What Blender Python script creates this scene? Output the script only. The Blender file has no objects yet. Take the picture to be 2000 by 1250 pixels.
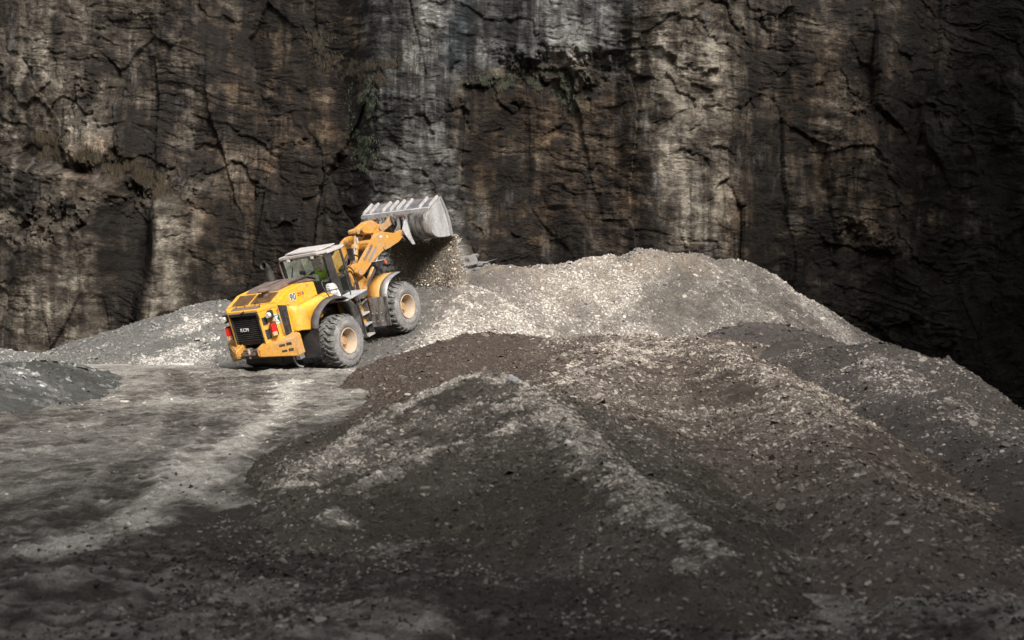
import bpy, bmesh, math, random
import numpy as np
from mathutils import Vector, Matrix
R = math.radians
random.seed(7); rng = np.random.default_rng(11)
scene = bpy.context.scene
COL = scene.collection

# ------------------------------------------------------------------ camera
FPX = 2000 * 50 / 36.0; CZ = 2.4; DEL = math.atan(57 / FPX)
cam = bpy.data.cameras.new('camera'); cam.lens = 50; cam.sensor_width = 36
cam.clip_start = 0.1; cam.clip_end = 500
camo = bpy.data.objects.new('camera', cam); COL.objects.link(camo)
camo.location = (0, 0, CZ); camo.rotation_euler = (R(90) - DEL, 0, 0)
cam.dof.use_dof = True; cam.dof.focus_distance = 43; cam.dof.aperture_fstop = 2.0
scene.camera = camo
# ------------------------------------------------------------------ world and sun
SUN = Vector((0.34, -0.70, 0.63)).normalized()      # direction to the sun
elev = math.asin(SUN.z); azim = math.atan2(SUN.x, SUN.y)
w = bpy.data.worlds.new('World'); scene.world = w; w.use_nodes = True
nt = w.node_tree; bg = nt.nodes['Background']
sky = nt.nodes.new('ShaderNodeTexSky'); sky.sky_type = 'NISHITA'; sky.sun_disc = False
sky.sun_elevation = elev; sky.sun_rotation = azim; sky.dust_density = 4; sky.ozone_density = 1.0
hs = nt.nodes.new('ShaderNodeHueSaturation'); hs.inputs['Saturation'].default_value = 0.12     # a thin white overcast rather than clear blue
nt.links.new(sky.outputs[0], hs.inputs['Color']); nt.links.new(hs.outputs[0], bg.inputs[0]); bg.inputs[1].default_value = 0.115
sl = bpy.data.lights.new('sun', 'SUN'); sl.energy = 2.5; sl.angle = R(14); sl.color = (1.0, 0.95, 0.88)
so = bpy.data.objects.new('sun', sl); COL.objects.link(so)
so.rotation_euler = (-SUN).to_track_quat('-Z', 'Y').to_euler(); so.location = (20, -40, 60)
scene.view_settings.view_transform = 'Standard'; scene.view_settings.look = 'None'
scene.view_settings.gamma = 1; scene.view_settings.exposure = 1.1

# ------------------------------------------------------------------ numpy noise
_TB = np.random.default_rng(5).random(1 << 20).astype(np.float32)
def _idx(ix, iy, s):
    return (((iy + s * 137) & 1023) << 10) , ((ix + s * 61 + 7) & 1023)
def _h(ix, iy, s):
    a, b = _idx(ix, iy, s); return _TB[a | b]
def vnoise(x, y, s=0):
    fxx = np.floor(x); fyy = np.floor(y); fx = (x - fxx).astype(np.float32); fy = (y - fyy).astype(np.float32)
    ix = fxx.astype(np.int32); iy = fyy.astype(np.int32)
    fx = fx * fx * fx * (fx * (fx * 6 - 15) + 10); fy = fy * fy * fy * (fy * (fy * 6 - 15) + 10)
    r0, c0 = _idx(ix, iy, s); r1, c1 = _idx(ix + 1, iy + 1, s)
    a = _TB[r0 | c0]; b = _TB[r0 | c1]; c = _TB[r1 | c0]; d = _TB[r1 | c1]
    t = a + (b - a) * fx; return t + (c + (d - c) * fx - t) * fy - 0.5
def fbm(x, y, o=5, s=0, g=0.5):
    v = 0; a = 1.0; x = np.asarray(x, float); y = np.asarray(y, float)
    for i in range(o):
        v = v + a * vnoise(x, y, s + i * 17); xx = x * 1.8 - y * 0.9 + 3.1; y = x * 0.9 + y * 1.8 - 1.7; x = xx; a *= g
    return v
def worley(x, y, s=0):
    ix = np.floor(x).astype(np.int32); iy = np.floor(y).astype(np.int32)
    b1 = np.full(x.shape, 9.0); b2 = np.full(x.shape, 9.0); idv = np.zeros(x.shape); ofx = np.zeros(x.shape); ofy = np.zeros(x.shape)
    for dx in (-1, 0, 1):
        for dy in (-1, 0, 1):
            cx = ix + dx; cy = iy + dy
            px = cx + _h(cx, cy, s); py = cy + _h(cx, cy, s + 5)
            d = np.hypot(x - px, y - py)
            m = d < b1
            b2 = np.where(m, b1, np.minimum(b2, d)); b1 = np.where(m, d, b1)
            idv = np.where(m, _h(cx, cy, s + 9), idv); ofx = np.where(m, x - px, ofx); ofy = np.where(m, y - py, ofy)
    return idv, b2 - b1, ofx, ofy
def sstep(a, b, x):
    t = np.clip((x - a) / (b - a), 0, 1); return t * t * (3 - 2 * t)
def smax(a, b, k=0.15):
    h = np.clip(0.5 + 0.5 * (a - b) / k, 0, 1); return b + (a - b) * h + k * h * (1 - h)

# ------------------------------------------------------------------ object helpers
def tag(o, label=None, cat=None, group=None, kind=None):
    if label: o['label'] = label
    if cat: o['category'] = cat
    if group: o['group'] = group
    if kind: o['kind'] = kind
    return o
def link(name, me, m=None, parent=None):
    o = bpy.data.objects.new(name, me); COL.objects.link(o)
    if m is not None and me is not None: me.materials.append(m)
    if parent is not None: o.parent = parent
    return o
def npmesh(name, V, loops, starts, col=None, smooth=True):
    me = bpy.data.meshes.new(name)
    me.vertices.add(len(V)); me.vertices.foreach_set('co', np.ascontiguousarray(V, np.float32).ravel())
    me.loops.add(len(loops)); me.loops.foreach_set('vertex_index', np.ascontiguousarray(loops, np.int32))
    me.polygons.add(len(starts)); me.polygons.foreach_set('loop_start', np.ascontiguousarray(starts, np.int32))
    me.update(calc_edges=True)
    if not smooth: me.polygons.foreach_set('use_smooth', np.zeros(len(starts), bool))
    else: me.polygons.foreach_set('use_smooth', np.ones(len(starts), bool))
    if col is not None:
        a = me.color_attributes.new('Col', 'FLOAT_COLOR', 'POINT')
        c = np.ones((len(V), 4), np.float32); c[:, :3] = col; a.data.foreach_set('color', c.ravel())
    me.validate(); return me
def gridmesh(name, P, keep=None, col=None):
    ny, nx = P.shape[:2]; idx = np.arange(nx * ny).reshape(ny, nx)
    q = np.stack([idx[:-1, :-1], idx[:-1, 1:], idx[1:, 1:], idx[1:, :-1]], -1).reshape(-1, 4)
    V = P.reshape(-1, 3); C = None if col is None else col.reshape(-1, 3)
    if keep is not None:
        k = keep.ravel()[q].any(1); q = q[k]
        used = np.zeros(len(V), bool); used[q] = True; mp = np.cumsum(used) - 1
        q = mp[q]; V = V[used]; C = None if C is None else C[used]
    return npmesh(name, V, q.ravel(), np.arange(len(q)) * 4, C)

# ------------------------------------------------------------------ materials
def newmat(name):
    m = bpy.data.materials.new(name); m.use_nodes = True
    return m, m.node_tree, m.node_tree.nodes['Principled BSDF']
def nd(nt, t, **k):
    n = nt.nodes.new(t)
    for a, b in k.items():
        if a in n.inputs: n.inputs[a].default_value = b
        else: setattr(n, a, b)
    return n
def noise(nt, vec, scale, detail=6, rough=0.6):
    n = nt.nodes.new('ShaderNodeTexNoise'); n.inputs['Scale'].default_value = scale
    n.inputs['Detail'].default_value = detail; n.inputs['Roughness'].default_value = rough
    if vec is not None: nt.links.new(vec, n.inputs['Vector'])
    return n.outputs['Fac']
def ramp(nt, fac, stops):
    r = nt.nodes.new('ShaderNodeValToRGB'); e = r.color_ramp.elements
    while len(e) < len(stops): e.new(0.5)
    for i, (p, c) in enumerate(stops):
        e[i].position = p; e[i].color = (*c, 1) if len(c) == 3 else c
    nt.links.new(fac, r.inputs[0]); return r.outputs[0]
def mixc(nt, a, b, fac, mode='MIX'):
    n = nt.nodes.new('ShaderNodeMix'); n.data_type = 'RGBA'; n.blend_type = mode
    for s, v in ((6, a), (7, b), (0, fac)):
        if isinstance(v, (int, float)): n.inputs[s].default_value = v
        elif isinstance(v, tuple): n.inputs[s].default_value = (*v, 1)
        else: nt.links.new(v, n.inputs[s])
    return n.outputs[2]
def rockmat(name, scales, bump=0.6, dist=0.03, var=(0.55, 1.5), stretch=(1, 1, 1), rough=0.95, rot=(0, 0, 0)):
    m, nt, b = newmat(name)
    at = nd(nt, 'ShaderNodeAttribute', attribute_name='Col')
    tc = nt.nodes.new('ShaderNodeTexCoord')
    mp = nt.nodes.new('ShaderNodeMapping'); mp.inputs['Scale'].default_value = stretch; mp.inputs['Rotation'].default_value = rot
    nt.links.new(tc.outputs['Object'], mp.inputs[0]); v = mp.outputs[0]
    n1 = noise(nt, v, scales[0], 8, 0.72); n2 = noise(nt, v, scales[1], 4, 0.65)
    f = ramp(nt, n1, [(0.3, (var[0],) * 3), (0.5, (1, 1, 1)), (0.72, (var[1],) * 3)])
    f2 = ramp(nt, n2, [(0.32, (var[0] + .1,) * 3), (0.5, (1, 1, 1)), (0.7, (var[1] - .1,) * 3)])
    c = mixc(nt, at.outputs['Color'], f, 1.0, 'MULTIPLY'); c = mixc(nt, c, f2, 1.0, 'MULTIPLY')
    nt.links.new(c, b.inputs['Base Color']); b.inputs['Roughness'].default_value = rough
    b.inputs['Specular IOR Level'].default_value = 0.25
    ad = nt.nodes.new('ShaderNodeMath'); ad.operation = 'ADD'; nt.links.new(n1, ad.inputs[0]); nt.links.new(n2, ad.inputs[1])
    bp = nt.nodes.new('ShaderNodeBump'); bp.inputs['Strength'].default_value = bump; bp.inputs['Distance'].default_value = dist
    nt.links.new(ad.outputs[0], bp.inputs['Height']); nt.links.new(bp.outputs[0], b.inputs['Normal'])
    return m
M_soil = rockmat('quarry_soil', (9, 38), 0.9, 0.05, (0.6, 1.4))
M_road = rockmat('packed_stone_dust', (10, 55), 1.0, 0.035, (0.5, 1.55), (1.0, 1.0, 1))
M_cliff = rockmat('cliff_rock', (1.6, 7.0), 0.9, 0.09, (0.5, 1.6), (0.8, 0.8, 1.9), 0.8, (0, R(-9), 0))
M_chip = rockmat('shale_chips', (6, 30), 0.3, 0.01, (0.75, 1.25))
def plain(name, c, rough=0.5, metal=0.0, dust=0.0, dustc=(0.33, 0.28, 0.22), scale=3.0, spec=0.5, wear=None, streak=1.0, bump=0.0):
    m, nt, b = newmat(name)
    tc = nt.nodes.new('ShaderNodeTexCoord'); mp = nt.nodes.new('ShaderNodeMapping')
    mp.inputs['Scale'].default_value = (1, 1, streak); nt.links.new(tc.outputs['Object'], mp.inputs[0])
    n = noise(nt, mp.outputs[0], scale, 8, 0.7)
    f = ramp(nt, n, [(0.42, (0, 0, 0)), (0.68, (1, 1, 1))])
    k = nt.nodes.new('ShaderNodeMath'); k.operation = 'MULTIPLY'; k.inputs[1].default_value = dust; nt.links.new(f, k.inputs[0])
    cc = mixc(nt, tuple(c), tuple(dustc), k.outputs[0])
    n2 = noise(nt, tc.outputs['Object'], scale * 6, 5, 0.7)
    f2 = ramp(nt, n2, [(0.35, (0.82, 0.82, 0.82)), (0.65, (1.12, 1.12, 1.12))])
    cc = mixc(nt, cc, f2, 1.0, 'MULTIPLY')
    if wear:
        n3 = noise(nt, tc.outputs['Object'], scale * 2.3, 9, 0.75)
        f3 = ramp(nt, n3, [(0.60, (0, 0, 0)), (0.66, (1, 1, 1))])
        cc = mixc(nt, cc, wear, f3)
    nt.links.new(cc, b.inputs['Base Color'])
    b.inputs['Roughness'].default_value = rough; b.inputs['Metallic'].default_value = metal
    b.inputs['Specular IOR Level'].default_value = spec
    if bump:
        bb = nt.nodes.new('ShaderNodeBump'); bb.inputs['Strength'].default_value = bump; bb.inputs['Distance'].default_value = 0.02
        nt.links.new(n2, bb.inputs['Height']); nt.links.new(bb.outputs[0], b.inputs['Normal'])
    return m

# ------------------------------------------------------------------ loader pose (a machine climbing the heap, nose up, leaning left)
LR = Matrix(((0.85304049, 0.46741547, -0.2320446), (-0.51335778, 0.8315095, -0.21226339), (0.09373209, 0.30019117, 0.94926264)))
LT = Vector((-5.8342747, 42.68950411, -0.05012248))
NRM = np.array([-0.2320446, -0.21226339, 0.94926264]); P0 = np.array([-4.66, 41.95, 0.16])

# ------------------------------------------------------------------ terrain
def W(px, py, d):                # where the sight line through a spot of the photo meets distance d
    a = (px - 1000) / FPX; b = (625 - py) / FPX; c, s = math.cos(DEL), math.sin(DEL)
    dx, dy, dz = a, c + b * s, -s + b * c
    t = d / dy; return (dx * t, d, CZ + dz * t)
def ridge(x, y, pts, slope, r=0.25):
    h = np.full(np.shape(x), -99.0)
    for (ax, ay, az), (bx, by, bz) in zip(pts[:-1], pts[1:]):
        ex, ey = bx - ax, by - ay; L = ex * ex + ey * ey + 1e-9
        t = np.clip(((x - ax) * ex + (y - ay) * ey) / L, 0, 1)
        d = np.hypot(x - ax - t * ex, y - ay - t * ey)
        v = az + t * (bz - az) - slope * (np.sqrt(d * d + r * r) - r)
        h = np.maximum(h, v)
    return h
def wl(l): return [W(*p) for p in l]
HE = wl([(100, 712, 49), (150, 703, 50), (250, 652, 50), (330, 614, 50), (420, 587, 50.5), (470, 595, 51), (560, 618, 53), (640, 640, 54)])
HF = wl([(-120, 670, 52), (0, 680, 52), (60, 688, 52), (110, 700, 52)])
HA = wl([(700, 575, 50), (760, 556, 50), (830, 545, 50.5), (880, 541, 51.5), (913, 532, 52), (965, 518, 53), (1021, 524, 54), (1060, 516, 54.5), (1095, 518, 55),
         (1151, 501, 56), (1186, 501, 56), (1215, 497, 56), (1245, 484, 56), (1270, 488, 56), (1294, 488, 56), (1340, 495, 56), (1364, 499, 56),
         (1427, 506, 56.5), (1441, 508, 56.5), (1466, 530, 56), (1546, 590, 55), (1600, 630, 54), (1650, 668, 53)])
HA1 = wl([(1350, 499, 56), (1420, 548, 54.3), (1500, 602, 52.5), (1545, 634, 51)])
HA2 = wl([(1190, 503, 56), (1155, 565, 53.5), (1100, 640, 51)])
HA3 = wl([(965, 519, 53), (920, 570, 49.5), (870, 640, 45.5)])
HG = wl([(1400, 655, 43), (1430, 640, 44), (1468, 631, 44), (1524, 634, 44), (1580, 652, 43), (1640, 680, 40)])
HB = wl([(873, 672, 36), (934, 652, 36.5), (1000, 653, 36.5), (1089, 663, 36), (1150, 656, 36),
         (1270, 655, 36), (1340, 657, 36), (1420, 660, 36)])
HB2 = wl([(1270, 656, 36), (1330, 660, 35), (1373, 668, 33.5), (1457, 703, 29), (1513, 737, 26), (1541, 774, 23.5), (1602, 824, 20), (1636, 875, 17.5), (1686, 931, 15.2), (1765, 998, 13), (1850, 1080, 11.2)])
HB3 = wl([(1190, 657, 36), (1165, 700, 30), (1150, 755, 25), (1180, 810, 21), (1260, 870, 17.5)])
HD = wl([(1540, 668, 36), (1600, 682, 33), (1650, 676, 31), (1700, 673, 30), (1770, 685, 29.5), (1850, 712, 28.5), (1900, 738, 27.5), (1940, 768, 26.5), (2000, 808, 25.5), (2150, 900, 24), (2400, 1000, 22)])
HD2 = wl([(1690, 676, 30), (1760, 722, 27), (1850, 785, 23.5), (1950, 845, 20.5), (2050, 900, 18)])
HC = wl([(560, 950, 16.2), (600, 922, 16.8), (640, 890, 17.3), (720, 838, 18), (800, 784, 18.6), (880, 748, 19), (920, 733, 19), (950, 728, 19), (975, 732, 19), (1020, 752, 18.4), (1080, 797, 17),
         (1150, 865, 15.2), (1230, 935, 13.6), (1320, 1020, 12.0), (1380, 1085, 11.2)])
HC2 = wl([(1050, 800, 17), (1000, 826, 16.4), (930, 846, 16), (800, 882, 15.4), (690, 940, 14.8), (640, 1000, 14.0)])
HH = wl([(-150, 716, 29), (0, 711, 31.5), (72, 705, 34.5), (120, 710, 37.5)])
RUTS = [[(-9.5, 40), (-7.6, 33), (-5.6, 24), (-4.6, 16), (-5.0, 9)], [(-7.4, 41), (-6.0, 34), (-4.4, 26), (-3.4, 20), (-3.2, 14), (-3.6, 9)], [(-11, 34), (-9, 26), (-8.0, 16), (-7.6, 9)]]
def rut(x, y):
    o = 0 * x
    for k, r in enumerate(RUTS):
        d = np.full(np.shape(x), 99.0)
        for p, q in zip(r[:-1], r[1:]):
            ex, ey = q[0] - p[0], q[1] - p[1]; t = np.clip(((x - p[0]) * ex + (y - p[1]) * ey) / (ex * ex + ey * ey), 0, 1); d = np.minimum(d, np.hypot(x - p[0] - t * ex, y - p[1] - t * ey))
        d = d + .10 * fbm(x * 1.2, y * 1.2, 3, 50 + k); o = o + (1 - sstep(.22, .36, d)) * (.7 + .6 * np.clip(np.sin(y * 26 + x * 6), -1, 1)) * (.4 + 1.2 * np.clip(fbm(x * .5, y * .5, 3, 55 + k) + .3, 0, 1)) - .7 * np.exp(-((d - .42) / .07) ** 2)
    return o
def road_h(x, y):
    z = 0.14 * sstep(26, 42, y) + 0.16 * fbm(x * .13, y * .13, 3, 3) * sstep(8, 20, y)
    z = z + 0.05 * fbm(x * .8, y * .8, 4, 8)
    z = z - 0.35 * sstep(3, 9, x) * (1 - sstep(30, 50, y)) - 4.5 * sstep(8, 17, x) * sstep(24, 36, y) - .9 * (1 - sstep(-12, -9, x)) * sstep(43, 48, y)
    # ruts and clods of the near ground
    near = 1 - sstep(11, 18, y)
    z = z + near * 0.16 * fbm(x * .55 + 3, y * .9, 4, 21) + near * .12 * np.maximum(0, fbm(x * .9, y * 1.6, 4, 33)) * sstep(-2, 0, x)
    z = z + 0.045 * fbm(x * 2.6, y * 2.6, 6, 40, .75) + .03 * np.maximum(0, fbm(x * 6, y * 6, 3, 44) - .12)
    z = z - .035 * rut(x, y)
    return z
def lump(x, y, s, a=1.0):
    return a * (0.13 * fbm(x * .45, y * .45, 3, s) + 0.10 * fbm(x * 1.6, y * 1.6, 4, s + 3, .6)) + 0.055 * fbm(x * 5, y * 5, 4, s + 5, 0.65)
def gully(x, y, ang, s):         # runnels that follow the fall of a tipped face
    u = x * math.cos(ang) + y * math.sin(ang); v = -x * math.sin(ang) + y * math.cos(ang)
    return fbm(u * 1.3, v * .22, 4, s)
def hA(x, y):
    h = ridge(x, y, HA, .62); h = smax(h, ridge(x, y, HA1, .55), .25); h = smax(h, ridge(x, y, HA2, .5), .3); h = smax(h, ridge(x, y, HA3, .6), .3)
    return h + lump(x, y, 60) * .8 + .16 * gully(x, y, .1, 66)
def plane(x, y):
    xx = np.minimum(x, -2.2) + np.maximum(x + 2.2, 0) * -.25
    return P0[2] - (NRM[0] * (xx - P0[0]) + NRM[1] * (y - P0[1])) / NRM[2]
def hR(x, y):
    p = plane(x, y); p = np.minimum(p, 2.3 + (p - 2.3) * .25)
    return p + 0.035 * fbm(x * 1.5, y * 1.5, 4, 71) + .03 * fbm(x * 6, y * 6, 3, 72) - 7.0 * sstep(-1.4, 3.0, x) - 2.2 * (1 - sstep(-8.6, -7.2, x + .15 * (y - 44))) - 2.0 * (1 - sstep(-6.6, -5.2, x)) * sstep(45.5, 48, y)
HL = [(-4.0, 49.2, 2.72), (-1.65, 47.5, 2.66)]
def hAR(x, y):
    return smax(smax(hA(x, y) - 1.2 * (1 - sstep(46.5, 48.5, y)) * (1 - sstep(-3.0, -1.2, x)), hR(x, y), .12), ridge(x, y, HL, .62, .5) + .5 * lump(x, y, 67), .1)
def hE(x, y): return ridge(x, y, HE, .34) + lump(x, y, 80) * .5 + .08 * gully(x, y, .0, 86)
def hF(x, y): return ridge(x, y, HF, .36) + lump(x, y, 90) * .4
def hG(x, y): return ridge(x, y, HG, .42) + lump(x, y, 100) * .5
HBL = wl([(873, 672, 36), (850, 715, 32), (790, 765, 28), (720, 815, 24.5), (660, 868, 21)])
def EDGE(y): return np.interp(y, [10, 13, 17, 22, 26, 34, 37, 40, 46], [-2.2, -2.8, -3.3, -3.85, -4.05, -4.1, -3.6, -3.1, -2.4])
def hB(x, y):
    h = ridge(x, y, HB, .31); h = smax(h, ridge(x, y, HB2, .36, .1), .12); h = smax(h, ridge(x, y, HB3, .26), .3); h = smax(h, ridge(x, y, HBL, .5), .1)
    h = h - 1.3 * np.maximum(0, EDGE(y) - x + .35 * fbm(x * .9, y * .9, 3, 118))
    return h + lump(x, y, 110) * .55 + .12 * gully(x, y, .25, 116) * sstep(0, 2, x)
def hD(x, y):
    h = ridge(x, y, HD, .34); h = smax(h, ridge(x, y, HD2, .33), .3)
    h = h - .5 * np.maximum(0, x - 9.0)
    return h + lump(x, y, 120) * .55 + .12 * gully(x, y, -.4, 126)
def hC(x, y):
    h = ridge(x, y, HC, .40, .12); h = smax(h, ridge(x, y, HC2, .42, .12) - .06, .22)
    h = h - .9 * np.maximum(0, EDGE(y) + .3 - x + .35 * fbm(x * .9, y * .9, 3, 118))
    return h + lump(x, y, 130) * .38
def hH(x, y): return ridge(x, y, HH, .36, .4) + lump(x, y, 140) * .5
HEAPS = {'A': hAR, 'E': hE, 'F': hF, 'G': hG, 'B': hB, 'D': hD, 'C': hC, 'H': hH}
def Htot(x, y):
    h = road_h(x, y)
    for f in HEAPS.values(): h = np.maximum(h, f(x, y))
    return h
def hit(px, py, f=None):         # where a sight line lands on the ground
    f = f or Htot
    a = (px - 1000) / FPX; b = (625 - py) / FPX; c, s = math.cos(DEL), math.sin(DEL)
    d = np.arange(7, 62, .04); x = a / (c + b * s) * d; z = CZ + (-s + b * c) / (c + b * s) * d
    k = np.nonzero(f(x, d) > z)[0]
    i = k[0] if len(k) else len(d) - 1
    return np.array([x[i], d[i], z[i]])
def hits(l, f=None): return np.array([hit(*p, f) for p in l])
def pdist(x, y, pts):
    b = np.full(np.shape(x), 99.0)
    for p, q in zip(pts[:-1], pts[1:]):
        ex, ey = q[0] - p[0], q[1] - p[1]; L = ex * ex + ey * ey + 1e-9
        t = np.clip(((x - p[0]) * ex + (y - p[1]) * ey) / L, 0, 1)
        b = np.minimum(b, np.hypot(x - p[0] - t * ex, y - p[1] - t * ey))
    return b
def band(x, y, pts, w0, s):      # soft-edged wandering band of other material along a line on the ground
    k = 1.0 / max(w0, .3); d = pdist(x, y, pts) + w0 * 1.5 * fbm(x * .9 * k, y * .9 * k, 6, s, .7)
    return (1 - sstep(-w0 * .2, w0 * 1.25, d)) * np.clip(.85 + 1.1 * fbm(x * 2.4, y * 2.4, 4, s + 70, .7), .1, 1.15)
def project(x, y, z):
    c, s = math.cos(DEL), math.sin(DEL); z = z - CZ
    d = y * c - z * s; u = y * s + z * c; return 1000 + FPX * x / d, 625 - FPX * u / d

# ------------------------------------------------------------------ chips of shale: one mesh of many small flat stones
def chips(name, n, box, f, dens, colf, size, mat, parent=None, lift=.3, flat=.22, seed=0, tilt=.55):
    g = np.random.default_rng(seed)
    x = g.uniform(box[0], box[1], n); y = g.uniform(box[2], box[3], n)
    z = f(x, y); hh = Htot(x, y)
    px, py = project(x, y, z)
    k = (z > hh - .02) & (px > -160) & (px < 2160) & (py < 1330) & (g.random(n) < dens(x, y))
    x, y, z = x[k], y[k], z[k]; n = len(x)
    e = .05; gx = (f(x + e, y) - f(x - e, y)) / (2 * e); gy = (f(x, y + e) - f(x, y - e)) / (2 * e)
    nr = np.stack([-gx, -gy, np.ones(n)], 1) + g.normal(0, tilt, (n, 3)) * np.array([1, 1, .3]); nr /= np.linalg.norm(nr, axis=1)[:, None]
    tt = g.normal(size=(n, 3)); tt -= nr * (tt * nr).sum(1)[:, None]; tt /= np.linalg.norm(tt, axis=1)[:, None]
    bb = np.cross(nr, tt)
    s = size(y, g.random(n)); K = 5
    ang = (np.arange(K) * 2 * np.pi / K)[None, :] + g.uniform(-.35, .35, (n, K)); rad = g.uniform(.6, 1.1, (n, K))
    asp = g.uniform(.4, .85, n)[:, None]
    u = np.cos(ang) * rad * s[:, None]; v = np.sin(ang) * rad * s[:, None] * asp; th = (s * g.uniform(flat * .5, flat * 1.5, n))[:, None, None]
    c0 = np.stack([x, y, z], 1)[:, None, :] + nr[:, None, :] * th * lift
    top = c0 + tt[:, None, :] * u[..., None] * .9 + bb[:, None, :] * v[..., None] * .9 + nr[:, None, :] * th
    bot = c0 + tt[:, None, :] * u[..., None] + bb[:, None, :] * v[..., None] - nr[:, None, :] * th
    V = np.concatenate([top, bot], 1).reshape(-1, 3)
    base = (np.arange(n) * 2 * K)[:, None]
    t = np.concatenate([base + np.arange(K)] + [base + np.array([i, i + K, (i + 1) % K + K, (i + 1) % K]) for i in range(K)], 1)
    loops = t.ravel(); per = K + 4 * K
    st = (np.arange(n) * per)[:, None] + np.array([0] + [K + 4 * i for i in range(K)])[None, :]
    C = colf(x, y) * (.62 + .85 * g.random((n, 1)) ** 1.3) * (1 + g.normal(0, .012, (n, 3)))
    C = np.repeat(C, 2 * K, 0)
    me = npmesh(name, V, loops, st.ravel(), C, smooth=False)
    o = link(name, me, mat, parent); tag(o, kind='stuff'); print(name, n, 'chips'); return o
def heap(name, f, box, step, colf, label, cat='gravel heap'):
    xs = np.arange(box[0], box[1], step); ys = np.arange(box[2], box[3], step * 1.3)
    X, Y = np.meshgrid(xs, ys); Z = f(X, Y)
    Z = Z + .5 * step * fbm(X / step / 3, Y / step / 3, 2, 5)
    base = road_h(X, Y); keep = Z > base - .12
    # flow under the ground at the foot
    C = colf(X, Y)
    o = link(name, gridmesh(name, np.stack([X, Y, Z], -1), keep, C), M_soil)
    return tag(o, label, cat, 'heaps of crushed shale in the quarry')
def cst(a, b, f):                # each stone is either of the dark or of the pale sort
    f = np.clip(f, 0, 1); k = (rng.random(np.shape(f)) < f) * (.50 + .32 * f) + .26 * f; return cmix(a, b, k)
def cmix(a, b, f): return np.asarray(a) * (1 - f[..., None]) + np.asarray(b) * f[..., None]
SG = (.150, .140, .128)
# --- colours of the heaps (dry pale slabs, dark fines)
LA_dark = hits([(1310, 600), (1340, 560), (1370, 530)], hA)
LA_dark2 = hits([(1190, 640), (1250, 600), (1330, 555)], hA)
LA_tan = hits([(960, 525), (1060, 525), (1150, 512), (1250, 500), (1320, 505)], hAR)
LA_tan2 = hits([(1110, 600), (1160, 560), (1215, 520)], hA)
LA_right = hits([(1455, 530), (1500, 575), (1560, 620), (1620, 655)], hA)  # shaded right flank, its shade painted into the heap colour
LA_edge = hits([(905, 575), (880, 625), (850, 675)], hAR)
def paleA(x, y):
    p = .50 + .8 * fbm(x * .5, y * .35, 5, 201, .65)
    p = p * (1 - .95 * band(x, y, LA_dark, 1.5, 205)) * (1 - .7 * band(x, y, LA_dark2, .35, 206)) * (1 - .9 * band(x, y, LA_right, 1.9, 207))
    p = p * (1 - .5 * band(x, y, LA_tan, 1.0, 208))
    left = 1 - sstep(-2.9, -1.7, x + .55 * (y - 46) * -.55 + .5 * fbm(x, y, 3, 209))
    p = p * (1 - .93 * left); p = np.maximum(p, 1.2 * band(x, y, LA_edge, .9, 210))
    return np.clip(p, 0.04, 1)
def colA(x, y):
    p = paleA(x, y); c = cmix((.120, .105, .092), (.28, .25, .22), .85 * p)
    c = cmix(c, np.array((.29, .235, .175)) + 0 * c, .6 * np.clip(band(x, y, LA_tan, 1.2, 211) + band(x, y, LA_tan2, .9, 212), 0, 1))
    left = 1 - sstep(-3.2, -1.9, x); c = cmix(c, np.array((.125, .125, .117)) + 0 * c, .75 * left * (1 - p))
    return c
LE_p = hits([(400, 625), (370, 650), (345, 690), (345, 708)], hE); LE_p2 = hits([(250, 706), (345, 704), (430, 706)], hE)
def paleE(x, y): return np.clip(.12 + .35 * fbm(x * .7, y * .5, 4, 221) + band(x, y, LE_p, 1.1, 222) + .6 * band(x, y, LE_p2, .8, 223), .03, 1)
def colE(x, y): return cmix((.120, .116, .107), (.22, .208, .19), .7 * paleE(x, y))
def colF(x, y): return cmix((.11, .108, .10), (.17, .165, .155), np.clip(.5 + fbm(x, y, 3, 5), 0, 1))
def paleG(x, y): return np.clip(.08 + .3 * fbm(x, y, 3, 231), .02, 1)
def colG(x, y): return cmix((.070, .060, .054), (.20, .18, .165), paleG(x, y))
LB1 = hits([(1270, 662), (1200, 690), (1140, 730), (1150, 770), (1230, 790)], hB)
LB2 = hits([(1280, 664), (1373, 678), (1457, 712), (1513, 745), (1541, 785), (1602, 834), (1650, 890)], hB)
LB3 = hits([(1150, 760), (1300, 790), (1420, 830), (1500, 840)], hB)
LBd = hits([(1310, 730), (1380, 750), (1460, 760)], hB)
def paleB(x, y):
    r = sstep(-.2, 1.4, x + .4 * fbm(x, y, 3, 240))
    p = .06 + r * (.30 + .5 * fbm(x * .8, y * .8, 4, 241))
    p = np.maximum(p, .85 * band(x, y, LB1, .9, 242)); p = np.maximum(p, .8 * band(x, y, LB2, .5, 243)); p = np.maximum(p, .6 * band(x, y, LB3, .9, 244))
    p = p * (1 - .9 * band(x, y, LBd, .8, 245))
    return np.clip(p, .03, 1)
def colB(x, y):
    c = cmix((.062, .046, .037), (.24, .205, .175), .8 * paleB(x, y)); return c
LD2 = hits([(1690, 695), (1760, 735), (1850, 795), (1950, 850), (2000, 880)], hD)
def paleD(x, y): return np.clip(.10 + .35 * fbm(x * .8, y * .8, 4, 251) + .6 * band(x, y, LD2, .6, 252), .03, 1)
def colD(x, y): return cmix((.054, .047, .042), (.20, .18, .165), .6 * paleD(x, y))
LC1 = np.array(HC); LC2 = np.array(HC2)
LC3 = hits([(640, 900), (720, 870), (830, 830), (930, 790), (1000, 770)], hC); LC4 = hits([(1060, 790), (1130, 850), (1210, 910), (1290, 990)], hC)
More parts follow.
